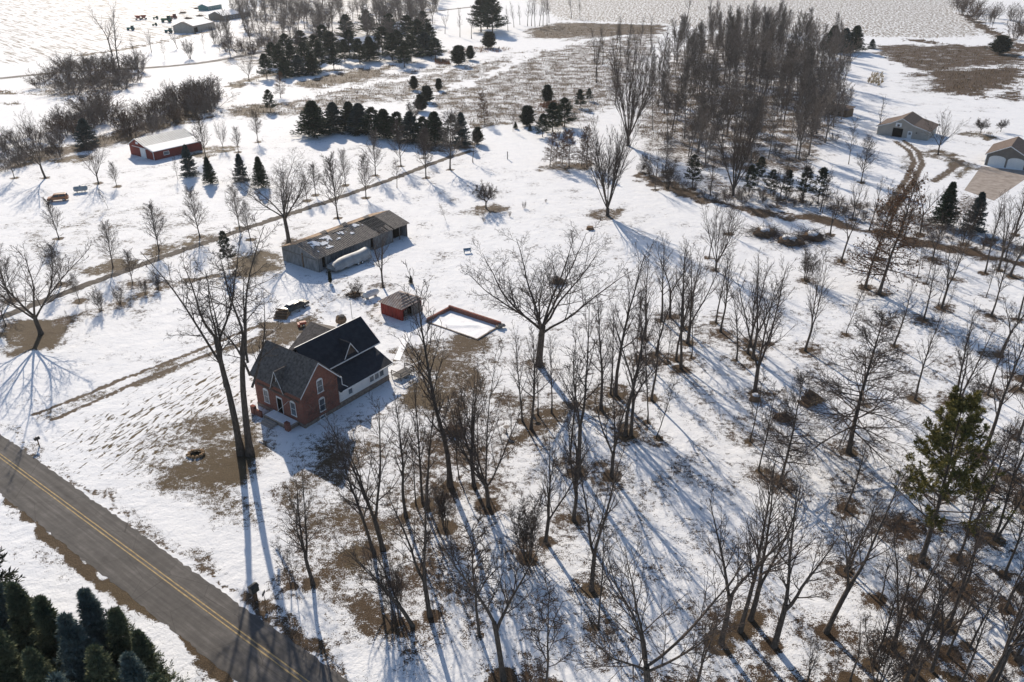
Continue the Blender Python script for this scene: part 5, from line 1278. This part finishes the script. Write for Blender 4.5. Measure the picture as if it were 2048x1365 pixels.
# firewood stacked behind the dark car
def log_pile(px, py, label, n, L, r, seed, rz=0.0, mat='wood_brown', name='log_pile', cat='log pile'):
    o = thing(name, label, cat, at(px, py), rz); q = random.Random(seed); mb = MB(); me_ = MB(); rows_ = 0; k = n; z = r
    while k > 0:
        for i in range(k):
            x = (i - k / 2 + .5) * 2 * r + q.uniform(-.04, .04); l_ = L * q.uniform(.8, 1.1); rr = r * q.uniform(.8, 1.05)
            mb.tube((x, -l_ / 2, z), (x + q.uniform(-.15, .15), l_ / 2, z + q.uniform(-.06, .06)), rr, rr * .9, 8)
            me_.lathe([(rr * .9, -l_ / 2 - .012), (rr * .5, -l_ / 2 - .014)], 8, (x, 0, z), 'y')
        z += r * 1.75; k -= 2 if n > 5 else 1
    mb.obj('logs', mat, o); me_.obj('cut_ends', 'wood_cut', o); return o
log_pile(566, 633, 'low dark stack of firewood beside the parked dark car', 7, 2.2, .2, 1, ROT + .5)
log_pile(1622, 806, 'pile of cut logs with pale ends between two tall bare trees', 7, 1.7, .26, 2, .5)
def brush_pile(px, py, label, r, h, seed, n=160, snow=False, mat='twig_brown'):
    g = np.random.default_rng(seed); o = thing('brush_pile', label, 'brush pile', at(px, py))
    P0 = np.stack([g.normal(0, r * .5, n), g.normal(0, r * .45, n), np.abs(g.normal(0, h * .4, n))], 1)
    P0[:, 2] = np.clip(P0[:, 2], .02, h * np.clip(1.1 - np.hypot(P0[:, 0], P0[:, 1]) / r / 1.3, .05, 1))
    D0 = np.stack([g.normal(0, 1, n), g.normal(0, 1, n), g.normal(.05, .25, n)], 1)
    b = grow(P0, D0, r * g.uniform(.4, 1.0, n), g.uniform(.02, .06, n), .01, 4, .15, -.03, g); b[0][..., 2] = np.maximum(b[0][..., 2], .02)
    b2 = sprout(*b, 4, .3, 1, (25, 55), g, lambda t: .4 + 0 * t); b2 = grow(b2[0], b2[1], b2[4], np.full(len(b2[0]), .016), .008, 3, .15, 0, g)
    br = bpy.data.objects.new('branches', npmesh('branches', *tubes([(b[0], b[1], 5), (b2[0], b2[1], 3)]), mat)); COL.objects.link(br); br.parent = o
    mb = MB().blob((0, 0, h * .2), r * .75, seed, 12, 6, .25, h / r * .55); mb.obj('core', 'wood_brown', o, True)
    if snow: MB().blob((-.1, .15, h * .55), r * .42, seed + 1, 10, 5, .3, .35).obj('snow_patch', 'snow_small', o, True)
    return o
brush_pile(1566, 838, 'low round heap of brush left of the log pile', 1.4, .9, 21)
brush_pile(1115, 566, 'brown heap of brush behind the wide-spreading old tree', 1.3, 1.2, 22)
brush_pile(908, 866, 'dark brush heap below the right end of the house, casting a blue shadow', 1.6, 1.2, 23)
for i, (x_, y_, s_) in enumerate(((1530, 470, 3.2), (1580, 486, 3.6), (1625, 478, 3.0))):
    brush_pile(x_, y_, ('left end', 'middle', 'right end')[i] + ' of the long snow-dusted brush heap below the ditch', s_, 2.0, 24 + i, 260, True, 'twig')
brush_pile(709, 592, 'tangled shrub heap with snow left of the white gas tank', 1.4, .8, 29)
o = tree('clump', 712, 590, 560, 0, 1.5, label='spreading bare bush rising from the brush beside the white gas tank', cat='bush')
def stump(px, py, label, r, h, snow=True):
    o = thing('tree_stump', label, 'stump', at(px, py)); MB().lathe([(r * 1.35, -.1), (r * 1.05, h * .3), (r, h), (r * .6, h + .02)], 12, (0, 0, 0)).obj('stump_wood', 'wood_brown', o)
    if snow: MB().blob((0, 0, h + .04), r * .8, 3, 9, 5, .15, .3).obj('snow_cap', 'snow_small', o, True)
stump(1510, 800, 'snow-topped dark stump beside a tall forked tree', .7, .75)
stump(1180, 459, 'low weathered stump on open snow below the broom-shaped tree', .75, .6, False)
def bird_bath(px, py, h, label, name='bird_bath'):
    o = thing(name, label, 'bird bath', at(px, py)); MB().lathe([(.28, -.05), (.22, .08), (.09, .2), (.08, h - .2), (.16, h - .1)], 12).obj('pedestal', 'stone', o, True)
    MB().lathe([(.12, h - .12), (.36, h - .02), (.42, h + .06), (.36, h + .05), (.1, h)], 14).obj('bowl', 'stone', o, True)
bird_bath(1013, 868, 1.05, 'stone bird bath left of the leaf strip in the woodlot'); bird_bath(1068, 836, .8, 'small stone bird bath between two slim trees')
# fire ring in the front lawn
o = thing('fire_ring', 'ring of stones on the brown grass near the road', 'fire ring', at(392, 910)); mb = MB()
for i in range(11): a_ = 2 * PI * i / 11; mb.blob((math.cos(a_) * .95, math.sin(a_) * .75, .16), .26, i, 7, 5, .25, .8)
mb.obj('stones', 'wood_cut', o); MB().lathe([(.7, .02), (.5, .06), (.1, .05)], 12).obj('ashes', 'dark_void', o)
# bench with snow behind the old tree
o = thing('garden_bench', 'snow-covered blue garden bench on open snow above the foundation', 'bench', at(935, 506), .3)
MB().box(-.8, .8, -.25, .25, .40, .46).obj('seat', 'blue_plastic', o); MB().box(-.8, .8, .22, .28, .5, .95).obj('backrest', 'blue_plastic', o)
for x_ in (-.72, .64):
    for y_ in (-.22, .16): MB().box(x_, x_ + .08, y_, y_ + .08, -.05, .40).obj('leg', 'blue_plastic', o)
MB().blob((-.3, 0, .5), .36, 2, 9, 5, .2, .4).blob((.4, 0, .5), .3, 3, 9, 5, .2, .4).obj('snow_cap', 'snow_small', o, True)
o = thing('fence_post', 'single grey post on the open snow at the end of the gravel lane', 'post', at(1015, 319)); MB().box(-.12, .12, -.12, .12, -.2, 2.1).obj('shaft', 'wood_grey', o); MB().box(-.16, .16, -.16, .16, 2.1, 2.2).obj('cap', 'wood_grey', o)
for i, (x_, y_) in enumerate(((1049, 417), (1091, 405), (1020, 434), (968, 444))):
    tree('brush', x_, y_, y_ - (16, 9, 12, 12)[i], 0, .6, i % 4, ('tufted', 'smallest', 'lower right', 'lower left')[i] + ' little shrub poking through the open snow below the lane', cat='shrub')
o = thing('snow_blower', 'small red machine on the ground behind the grey rear roof', 'snow blower', at(607, 652), .4)
MB().box(-.6, .5, -.35, .35, .35, .8).obj('hood', 'red_wagon', o, False, .06); MB().tube((.5, -.3, .7), (1.1, -.3, 1.1), .03, k=5).tube((.5, .3, .7), (1.1, .3, 1.1), .03, k=5).obj('handle', 'black_metal', o)
wheel(o, 0, -.42, .24, .14, -1); wheel(o, 0, .42, .24, .14, 1); MB().box(-.95, -.6, -.5, .5, .05, .6).obj('blower_mouth', 'red_wagon', o)

# ------------------------------------------------------------------ roadside boxes
o = thing('mailbox', 'dark mailbox with a domed top on a post by the driveway', 'mailbox', at(79, 893), ROT)
MB().box(-.06, .06, -.06, .06, -.2, 1.05).obj('post', 'wood_brown', o)
pts = [(-.17, 0), (.17, 0), (.17, .2)] + [(.17 * math.cos(PI * i / 8), .2 + .17 * math.sin(PI * i / 8)) for i in range(1, 8)] + [(-.17, .2)]
MB().prism([(y_, z_ + 1.05) for y_, z_ in pts], 'x', -.35, .3).obj('box', 'black_metal', o); MB().box(-.365, -.352, -.15, .15, 1.08, 1.36).obj('door', 'car_dark', o); MB().box(-.1, .02, .172, .19, 1.2, 1.42).obj('flag', 'red_wagon', o)
o = thing('parcel_box', 'tall dark delivery box on a thick post beside the road', 'delivery box', at(512, 1202), ROT)
MB().box(-.16, .16, -.16, .16, -.2, 1.25).obj('post', 'wood_brown', o); MB().box(-.42, .42, -.32, .32, 1.25, 1.95).obj('box', 'car_dark', o, False, .03); MB().prism([(-.38, 1.95), (.38, 1.95), (0, 2.12)], 'x', -.46, .46).obj('lid', 'black_metal', o)
o = thing('road_sign', 'small grey sign plate on a thin stake beside the delivery box', 'sign', at(530, 1203), ROT + .5)
MB().tube((0, 0, -.2), (0, 0, 1.15), .03, k=6).obj('stake', 'black_metal', o); MB().box(-.3, .3, -.03, .03, .9, 1.25).obj('plate', 'car_dark', o)

# ------------------------------------------------------------------ red barn
rx, ry = (905 / 2.923, 940 / 2.923)
rb = thing('red_barn', 'red barn with a white sliding door and grey metal roof, snow on its lower slope', 'barn', at(rx, ry), ROT)
RL, RW, RY = 15.8, 12.2, 8.0
prof = [(0, -.2), (RW, -.2), (RW, 2.9), (RY, 5.1), (3.6, 3.55), (0, 2.6)]
MB().prism(prof, 'x', 0, RL).obj('wall', 'red_barn_boards', rb)
mb = MB().slab([(-.4, 3.4, 3.52), (RL + .4, 3.4, 3.52), (RL + .4, RY, 5.22), (-.4, RY, 5.22)], .08).slab([(-.4, RW + .4, 2.82), (RL + .4, RW + .4, 2.82), (RL + .4, RY, 5.22), (-.4, RY, 5.22)][::-1], .08); mb.obj('roof', 'metal_roof', rb)
mb = MB().slab([(-.4, -.45, 2.52), (RL + .4, -.45, 2.52), (RL + .4, 3.4, 3.55), (-.4, 3.4, 3.55)], .08); mb.obj('lower_roof', 'metal_roof', rb)
MB().slab([(-.3, -.4, 2.66), (RL + .3, -.4, 2.66), (RL + .3, 3.35, 3.67), (-.3, 3.35, 3.67)], .1).obj('roof_snow', 'snow_small', rb)
MB().box(-.10, -.004, 3.9, 6.6, 0, 2.7).obj('sliding_door', 'white_paint', rb)
MB().box(-.12, -.005, -.02, .14, 0, 2.6).box(-.12, -.005, 3.2, 10.6, 2.72, 2.86).obj('trim', 'white_paint', rb)
mb = MB().slab([(-.43, -.45, 2.55), (-.43, 3.4, 3.58), (-.43, 3.4, 3.40), (-.43, -.45, 2.37)][::-1], .03).slab([(-.43, 3.4, 3.58), (-.43, RY, 5.25), (-.43, RY, 5.07), (-.43, 3.4, 3.40)][::-1], .03).slab([(-.43, RY, 5.25), (-.43, RW + .4, 2.86), (-.43, RW + .4, 2.68), (-.43, RY, 5.07)][::-1], .03); mb.obj('bargeboard', 'white_paint', rb)
MB().box(-.08, -.004, 7.2, 8.4, 3.6, 4.2).obj('gable_vent', 'white_paint', rb)
window_x(rb, 4.0, 1.0, 1.6, .8, 0, False, -1, 'window', 1)

# ------------------------------------------------------------------ tan outbuilding and taupe garage on the right
gx0, gy0 = (1348 + 1480 / 2.923, 825 / 2.923)
ob = thing('outbuilding', 'tan board outbuilding with an open dark doorway and a basketball hoop', 'outbuilding', at(gx0, gy0), ROT)
OW, OD, OP = 15.2, 12.5, 8.3
MB().prism([(0, -.2), (OW, -.2), (OW, 2.7), (11.4, 4.1), (OP, 5.75), (4.8, 4.1), (0, 2.9)], 'x', 0, OD).obj('wall', 'tan_boards', ob)
mb = MB(); oh = .5
P_ = [(-.5, 2.85), (4.8, 4.25), (OP, 5.95), (11.4, 4.25), (OW + .5, 2.68)]
for i in range(4):
    q_ = [(-oh, P_[i][0], P_[i][1]), (-oh, P_[i + 1][0], P_[i + 1][1]), (OD + oh, P_[i + 1][0], P_[i + 1][1]), (OD + oh, P_[i][0], P_[i][1])]
    mb.slab(q_[::-1], .12)
mb.obj('roof', 'shingle_brown', ob)
mb = MB()
for i in range(4): mb.slab([(-oh - .03, P_[i][0], P_[i][1]), (-oh - .03, P_[i + 1][0], P_[i + 1][1]), (-oh - .03, P_[i + 1][0], P_[i + 1][1] - .25), (-oh - .03, P_[i][0], P_[i][1] - .25)], .04)
mb.obj('bargeboard', 'white_paint', ob)
MB().box(-.03, .02, 7.6, 10.6, 0, 2.75).obj('doorway', 'dark_void', ob)
MB().box(-.06, -.004, 4.8, 6.1, 0, 2.25).obj('side_door', 'white_paint', ob); MB().box(-.08, -.062, 5.1, 5.8, 1.2, 1.9).obj('door_window', 'pane', ob)
MB().box(-.45, -.40, 8.2, 10.0, 3.3, 4.5).obj('backboard', 'white_paint', ob); MB().box(-.47, -.452, 8.75, 9.45, 3.5, 4.0).box(-.4, -.004, 8.9, 9.3, 3.6, 3.7).obj('backboard_mark', 'black_metal', ob)
MB().lathe([(.24, 0), (.24, .04), (.2, .04), (.2, 0)], 14, (-.72, 9.1, 3.4)).obj('hoop', 'red_wagon', ob)
MB().blob((-.3, 3.5, 2.0), .22, 1, 8, 5, .05).obj('lamp', 'black_metal', ob)
ga, gb = (1348 + 1815 / 2.923, 965 / 2.923)
gr_ = thing('garage', 'taupe garage with two white arched doors at the right edge', 'garage', at(ga, gb), ROT)
GW = 10.4
MB().prism([(0, -.2), (-GW, -.2), (-GW, 3.3), (-GW / 2, 5.9), (0, 3.3)][::-1], 'x', 0, 13.5).obj('wall', 'siding_taupe', gr_)
mb = MB().slab([(-.5, .5, 3.1), (-.5, -GW / 2, 6.1), (14, -GW / 2, 6.1), (14, .5, 3.1)], .14).slab([(-.5, -GW - .5, 3.1), (-.5, -GW / 2, 6.1), (14, -GW / 2, 6.1), (14, -GW - .5, 3.1)][::-1], .14); mb.obj('roof', 'shingle_brown', gr_)
mb = MB().slab([(-.54, .5, 3.1), (-.54, -GW / 2, 6.1), (-.54, -GW / 2, 5.85), (-.54, .5, 2.85)][::-1], .04).slab([(-.54, -GW - .5, 3.1), (-.54, -GW / 2, 6.1), (-.54, -GW / 2, 5.85), (-.54, -GW - .5, 2.85)], .04); mb.obj('bargeboard', 'white_paint', gr_)
for y0 in (-4.7, -9.3):
    n = 10; pts = [(y0, 0), (y0 + 3.9, 0)] + [(y0 + 1.95 + 1.95 * math.cos(PI * i / n), 2.1 + .75 * math.sin(PI * i / n)) for i in range(n + 1)]
    dr_ = MB().prism(pts, 'x', -.05, -.004).obj('garage_door', 'clapboard', gr_)
    mb = MB()
    for i in range(n):
        a0, a1 = PI * i / n, PI * (i + 1) / n; p0 = (y0 + 1.95 + 2.0 * math.cos(a0), 2.1 + .8 * math.sin(a0)); p1 = (y0 + 1.95 + 2.0 * math.cos(a1), 2.1 + .8 * math.sin(a1)); mb.tube((-.06, *p0), (-.06, *p1), .08, k=5)
    mb.box(-.1, -.02, y0 - .12, y0 - .01, 0, 2.1).box(-.1, -.02, y0 + 3.91, y0 + 4.02, 0, 2.1); mb.obj('door_trim', 'white_paint', dr_)
MB().box(-.1, -.005, -.02, .12, 0, 3.0).obj('corner_trim', 'white_paint', gr_)
# lamp post in front of the tan outbuilding, small shed at the wood edge, corn stalks
o = thing('lamp_post', 'thin black lamp post beside the round-headed tree', 'lamp post', at(1873, 275)); MB().tube((0, 0, -.2), (0, 0, 3.6), .07, .05, 8).obj('shaft', 'black_metal', o); MB().lathe([(.1, 3.6), (.3, 3.75), (.34, 3.95), (.1, 4.2)], 8).obj('lantern', 'black_metal', o)
(sa, sr, sL) = between((1650, 228), (1692, 236))
o = thing('garden_shed', 'brown low shed at the right edge of the wood', 'shed', (sa[0], sa[1], 0), sr)
MB().box(0, sL, 0, 4, -.2, 2.6).obj('wall', 'wood_brown', o); MB().slab([(-.4, -.4, 2.55), (sL + .4, -.4, 2.55), (sL + .4, 4.4, 3.4), (-.4, 4.4, 3.4)], .15).obj('roof', 'shingle_brown', o); MB().box(sL * .35, sL * .65, -.03, -.004, 0, 2).obj('door', 'dark_void', o)
g = np.random.default_rng(5); P_ = scatter([(1733, 172), (1760, 176), (1772, 152), (1742, 154)], 46, .8, 3)
for i, (x_, y_) in enumerate(P_[:34]):
    V_, Q_ = cards(np.concatenate([g.normal(0, .12, (16, 2)), g.uniform(0, 1.2, (16, 1))], 1), np.concatenate([g.normal(0, .5, (16, 2)), np.ones((16, 1))], 1), 1.1, .22, g)
    if i < 5: proto_ = [npmesh('corn_stalk', V_, Q_, 'cornstalk')] if i == 0 else proto_ + [npmesh('corn_stalk', V_, Q_, 'cornstalk')]
    o = bpy.data.objects.new('corn_stalk', proto_[i % 5]); COL.objects.link(o); o.location = (x_, y_, 0); o.rotation_euler = (0, 0, g.uniform(0, 6)); o.scale = (1, 1, g.uniform(.8, 1.2))
    tag(o, 'dry tan stalk in the little corn plot left of the meadow', 'corn stalk', 'corn stalks of the little plot')
# white snow-bent bush at the spruce row
tree('clump', 826, 244, 196, 0, 1.3, label='pale frosted bush above the right end of the spruce row', cat='bush')

# ------------------------------------------------------------------ far farmyard
(fa, fr, fl) = between((386, 67), (431, 57))
fb = thing('farm_shed', 'long white-roofed farm shed beside the far field', 'farm building', (fa[0], fa[1], 0), fr)
MB().prism([(0, -.2), (13, -.2), (13, 4), (6.5, 6.3), (0, 4)], 'x', 0, fl).obj('wall', 'siding_tan', fb)
mb = MB().slab([(-.5, -.5, 3.85), (fl + .5, -.5, 3.85), (fl + .5, 6.5, 6.5), (-.5, 6.5, 6.5)], .15).slab([(-.5, 13.5, 3.85), (fl + .5, 13.5, 3.85), (fl + .5, 6.5, 6.5), (-.5, 6.5, 6.5)][::-1], .15); mb.obj('roof', 'shingle_grey', fb)
MB().slab([(1.0, -.3, 4.1), (fl - 2, -.3, 4.1), (fl - 2, 6.2, 6.58), (1.5, 6.0, 6.5)], .08).obj('roof_snow', 'snow_small', fb); MB().box(2, 6, -.05, -.005, 0, 3).obj('door', 'dark_void', fb)
def far_house(pa, pb, dp, label, name='farm_house', wall='siding_taupe', hw=3.0, hr=5.4):
    a_, r_, L_ = between(pa, pb); o = thing(name, label, 'house', (a_[0], a_[1], 0), r_)
    MB().prism([(0, -.2), (dp, -.2), (dp, hw), (dp / 2, hr), (0, hw)], 'x', 0, L_).obj('wall', wall, o)
    mb = MB().slab([(-.6, -.6, hw - .2), (L_ + .6, -.6, hw - .2), (L_ + .6, dp / 2, hr + .25), (-.6, dp / 2, hr + .25)], .2).slab([(-.6, dp + .6, hw - .2), (L_ + .6, dp + .6, hw - .2), (L_ + .6, dp / 2, hr + .25), (-.6, dp / 2, hr + .25)][::-1], .2); mb.obj('snowy_roof', 'snow_small', o)
    for x_ in np.arange(2, L_ - 1.5, 3.5): window_x(o, float(x_), 1.0, 1.2, 1.2, 0, False, -1, 'window', 1)
far_house((690, 102), (753, 96), 11, 'low house with a snow-white roof among dark pines')
far_house((790, 70), (812, 64), 10, 'second white-roofed house, behind the pines, farther back')
far_house((447, 42), (502, 33), 12, 'long dark building with snowy roof in the far grove', 'farm_barn', 'siding_taupe', 3.6, 5.8)
far_house((416, 22), (444, 17), 8, 'blue-grey farm shed at the far left behind the grove', 'farm_barn', 'teal_paint', 3.4, 4.6)
def wagon(px, py, mat, label, s=1.0, rz=0.0, name='grain_wagon', cat='wagon'):
    o = thing(name, label, cat, at(px, py), rz); MB().add([(-2 * s, -1.3 * s, 3.0 * s), (2 * s, -1.3 * s, 3.0 * s), (2 * s, 1.3 * s, 3.0 * s), (-2 * s, 1.3 * s, 3.0 * s), (-.8 * s, -.7 * s, 1.0 * s), (.8 * s, -.7 * s, 1.0 * s), (.8 * s, .7 * s, 1.0 * s), (-.8 * s, .7 * s, 1.0 * s)],
        [(0, 1, 2, 3), (7, 6, 5, 4), (0, 4, 5, 1), (1, 5, 6, 2), (2, 6, 7, 3), (3, 7, 4, 0)]).obj('hopper', mat, o)
    MB().box(-2.2 * s, 2 * s, -.12, .12, .75 * s, .95 * s).tube((-2.2 * s, 0, .8 * s), (-3.6 * s, 0, .5 * s), .08, k=5).obj('chassis', 'black_metal', o)
    for x_ in (-1.4 * s, 1.4 * s):
        for y_ in (-1.0 * s, 1.0 * s): wheel(o, x_, y_, .5 * s, .3 * s, -1 if y_ < 0 else 1)
wagon(277, 40, 'red_wagon', 'left of two red hopper wagons beside the far field', 1.0, .1); wagon(288, 39, 'red_wagon', 'right of two red hopper wagons beside the far field', 1.0, .1)
def tractor(px, py, mat, label, s=1.0, rz=0.0, name='farm_machine'):
    o = thing(name, label, 'farm machine', at(px, py), rz)
    MB().box(-2.4 * s, .2 * s, -.55 * s, .55 * s, .9 * s, 1.9 * s).obj('engine_hood', mat, o, False, .08); MB().prism([(.2 * s, .9 * s), (2.0 * s, .9 * s), (1.8 * s, 3.0 * s), (.4 * s, 3.0 * s)], 'y', -.8 * s, .8 * s).obj('cab', mat, o, False, .06)
    MB().box(.5 * s, 1.7 * s, -.83 * s, -.80 * s, 1.9 * s, 2.8 * s).box(.5 * s, 1.7 * s, .80 * s, .83 * s, 1.9 * s, 2.8 * s).obj('cab_window', 'car_glass', o)
    for y_ in (-.95 * s, .95 * s): wheel(o, 1.3 * s, y_, .9 * s, .5 * s, -1 if y_ < 0 else 1, mat); wheel(o, -1.7 * s, y_, .55 * s, .35 * s, -1 if y_ < 0 else 1, mat)
for p_, m_, l_, s_, r_ in (((312, 39), 'green_paint', 'small green tractor right of the red hopper wagons', .8, .3), ((334, 45), 'green_paint', 'large green combine in the far farmyard', 1.5, .2), ((347, 38), 'red_wagon', 'red machine behind the large green combine', 1.1, 1.0),
                           ((262, 61), 'teal_paint', 'teal machine standing alone left in the far farmyard', 1.0, .1), ((310, 52), 'green_paint', 'dark green implement left of the green combine', .7, .6), ((338, 66), 'teal_paint', 'teal machine in front of the farm shed', 1.0, .0)):
    tractor(*p_, m_, l_, s_, r_)
for i, p_ in enumerate(((400, 33), (376, 38), (395, 18), (365, 27))): brush_pile(*p_, ('dark heap right behind the far farm shed', 'dark heap just left of the far farm shed roof', 'long dark heap at the top of the far farmyard', 'dark heap between combine and top of the far farmyard')[i], 3.2, 1.6, 60 + i, 60)
# ------------------------------------------------------------------ labels: each tree told apart by its nearest landmark
LM = [('the brick house', 600, 800), ('the white wing', 735, 790), ('the red shed', 800, 625), ('the old grey barn', 690, 490), ('the covered trailer', 708, 535), ('the brick foundation', 935, 640), ('the white gas tank', 742, 595),
      ('the wide-spreading old tree', 1078, 731), ('the two-trunked tree', 492, 908), ('the mailbox', 79, 893), ('the roadside delivery box', 512, 1202), ('the fire ring', 392, 910), ('the leaning tree', 822, 1252),
      ('the house brush heap', 908, 866), ('the log pile', 1622, 806), ('the round brush heap', 1566, 838), ('the snow-topped stump', 1510, 800), ('the long brush heap', 1580, 486), ('the yellow-green pine', 1842, 1122),
      ('the drooping oak', 1697, 905), ('the two tall oaks', 1744, 582), ('the broom-shaped tree', 1215, 432), ('the bare stump', 1180, 459), ('the brown brush heap', 1115, 566), ('the blue bench', 935, 506),
      ('the orange vehicle', 115, 402), ('the grey cylinder tank', 162, 384), ('the red barn', 330, 310), ('the dark car', 593, 624), ('the lone post', 1015, 319), ('the fruit tree', 972, 417), ('the far-left big tree', 82, 668),
      ('the taupe garage', 2000, 335), ('the tan outbuilding', 1815, 275), ('the bird bath', 1013, 868), ('the tall crooked tree', 900, 972), ('the kinked tree', 1652, 1265), ('the side-limbed tree', 1548, 1293), ('the bottom-edge vase tree', 1295, 1365),
      ('the round-crowned small tree', 1056, 1117), ('the scraggly conifer', 458, 536), ('the far farm shed', 400, 60), ('the red wagons', 282, 40), ('the first far house', 720, 100), ('the meadow oak', 970, 247), ('the brown shed', 1670, 232),
      ('the wide clump', 1612, 562), ('the corn plot', 1752, 165), ('the lower-right corner', 2048, 1365), ('the lower-left corner', 0, 1365), ('the upper-left corner', 0, 0), ('the right edge spruces', 1915, 455)]
ORD = ['nearest', 'second nearest', 'third nearest', 'fourth nearest', 'fifth nearest', 'sixth nearest', 'seventh nearest', 'eighth nearest', 'ninth nearest', 'tenth nearest', 'eleventh nearest', 'twelfth nearest', 'thirteenth nearest', 'fourteenth nearest']
DESC = dict(slim='slim straight bare tree', fork='bare tree with forked trunk', vase='low-forking bare tree', oak='bare tree with level side branches', street='young lawn tree with egg-shaped bare crown', young='thin bare sapling', clump='clump of bare stems',
            elm='many-stemmed bare tree', big='spreading bare tree', oakleaf='small tree holding brown leaves', wood='slim grey bare tree', apple='bare fruit tree', spruce='dark spruce', pine='dark bushy pine', cedar='dense rounded evergreen', scrubpine='thin ragged pine', forespruce='big spruce', brush='leafless shrub')
FAMILY = {}
for k_ in DESC: FAMILY[k_] = k_
todo = {}
for rec in TREES: todo.setdefault(rec[1], []).append(rec)
def sector(dx, dy):
    if abs(dx) > abs(dy): return 'right of' if dx > 0 else 'left of'
    return 'below' if dy > 0 else 'above'
for kind, recs in todo.items():
    if all(r[5] for r in recs): continue
    cand = []
    for li, (nm, lx, ly) in enumerate(LM):
        sec = {}
        for r in recs:
            dx, dy = r[2] - lx, r[3] - ly; d_ = math.hypot(dx, dy)
            if d_ < 3: continue
            sec.setdefault(sector(dx, dy), []).append((d_, r))
        for sname, lst in sec.items():
            lst.sort(key=lambda t: t[0])
            for rank, (d_, r) in enumerate(lst[:14]):
                if not r[5]: cand.append((rank * 60 + d_, rank, sname, nm, r))
    cand.sort(key=lambda t: t[0]); done = set()
    for sc_, rank, sname, nm, r in cand:
        o = r[0]
        if o.name in done: continue
        done.add(o.name)
        o['label'] = f"{DESC[kind]}, {ORD[rank]} such tree {sname} {nm}"
        if kind in ('slim', 'fork', 'vase', 'oak', 'young', 'wood', 'elm'): o['group'] = 'bare trees of the woodlot' if r[2] > 520 and r[3] > 480 else 'bare trees beyond the lawns'
        elif kind == 'street': o['group'] = 'young lawn trees along the gravel lane'
        elif kind == 'forespruce': o['group'] = 'big spruces across the road'
        elif kind in ('spruce', 'pine', 'cedar', 'scrubpine'): o['group'] = 'evergreens of the meadow and lawns'
        elif kind == 'oakleaf': o['group'] = 'brown-leaved small trees'
        elif kind == 'clump': o['group'] = 'clumps of bare stems'
    for r in recs:
        if not r[5] and r[0].name not in done: print('UNLABELLED', r[1:], file=__import__('sys').stderr)
# ------------------------------------------------------------------ thin winter haze over the whole place
hz = MB().box(-1500, 1500, -250, 2600, -1.0, 66.0)
ho = mesh('haze', hz.v, hz.f, 'snow_small'); ho['kind'] = 'stuff'; ho['label'] = 'thin winter haze'
hm = bpy.data.materials.new('haze_air'); hm.use_nodes = True; t_ = hm.node_tree; t_.nodes.clear()
pv = t_.nodes.new('ShaderNodeVolumePrincipled'); pv.inputs['Color'].default_value = (.86, .90, .96, 1); pv.inputs['Density'].default_value = .00007; pv.inputs['Anisotropy'].default_value = .3
om = t_.nodes.new('ShaderNodeOutputMaterial'); t_.links.new(pv.outputs[0], om.inputs['Volume'])
ho.data.materials.clear(); ho.data.materials.append(hm)
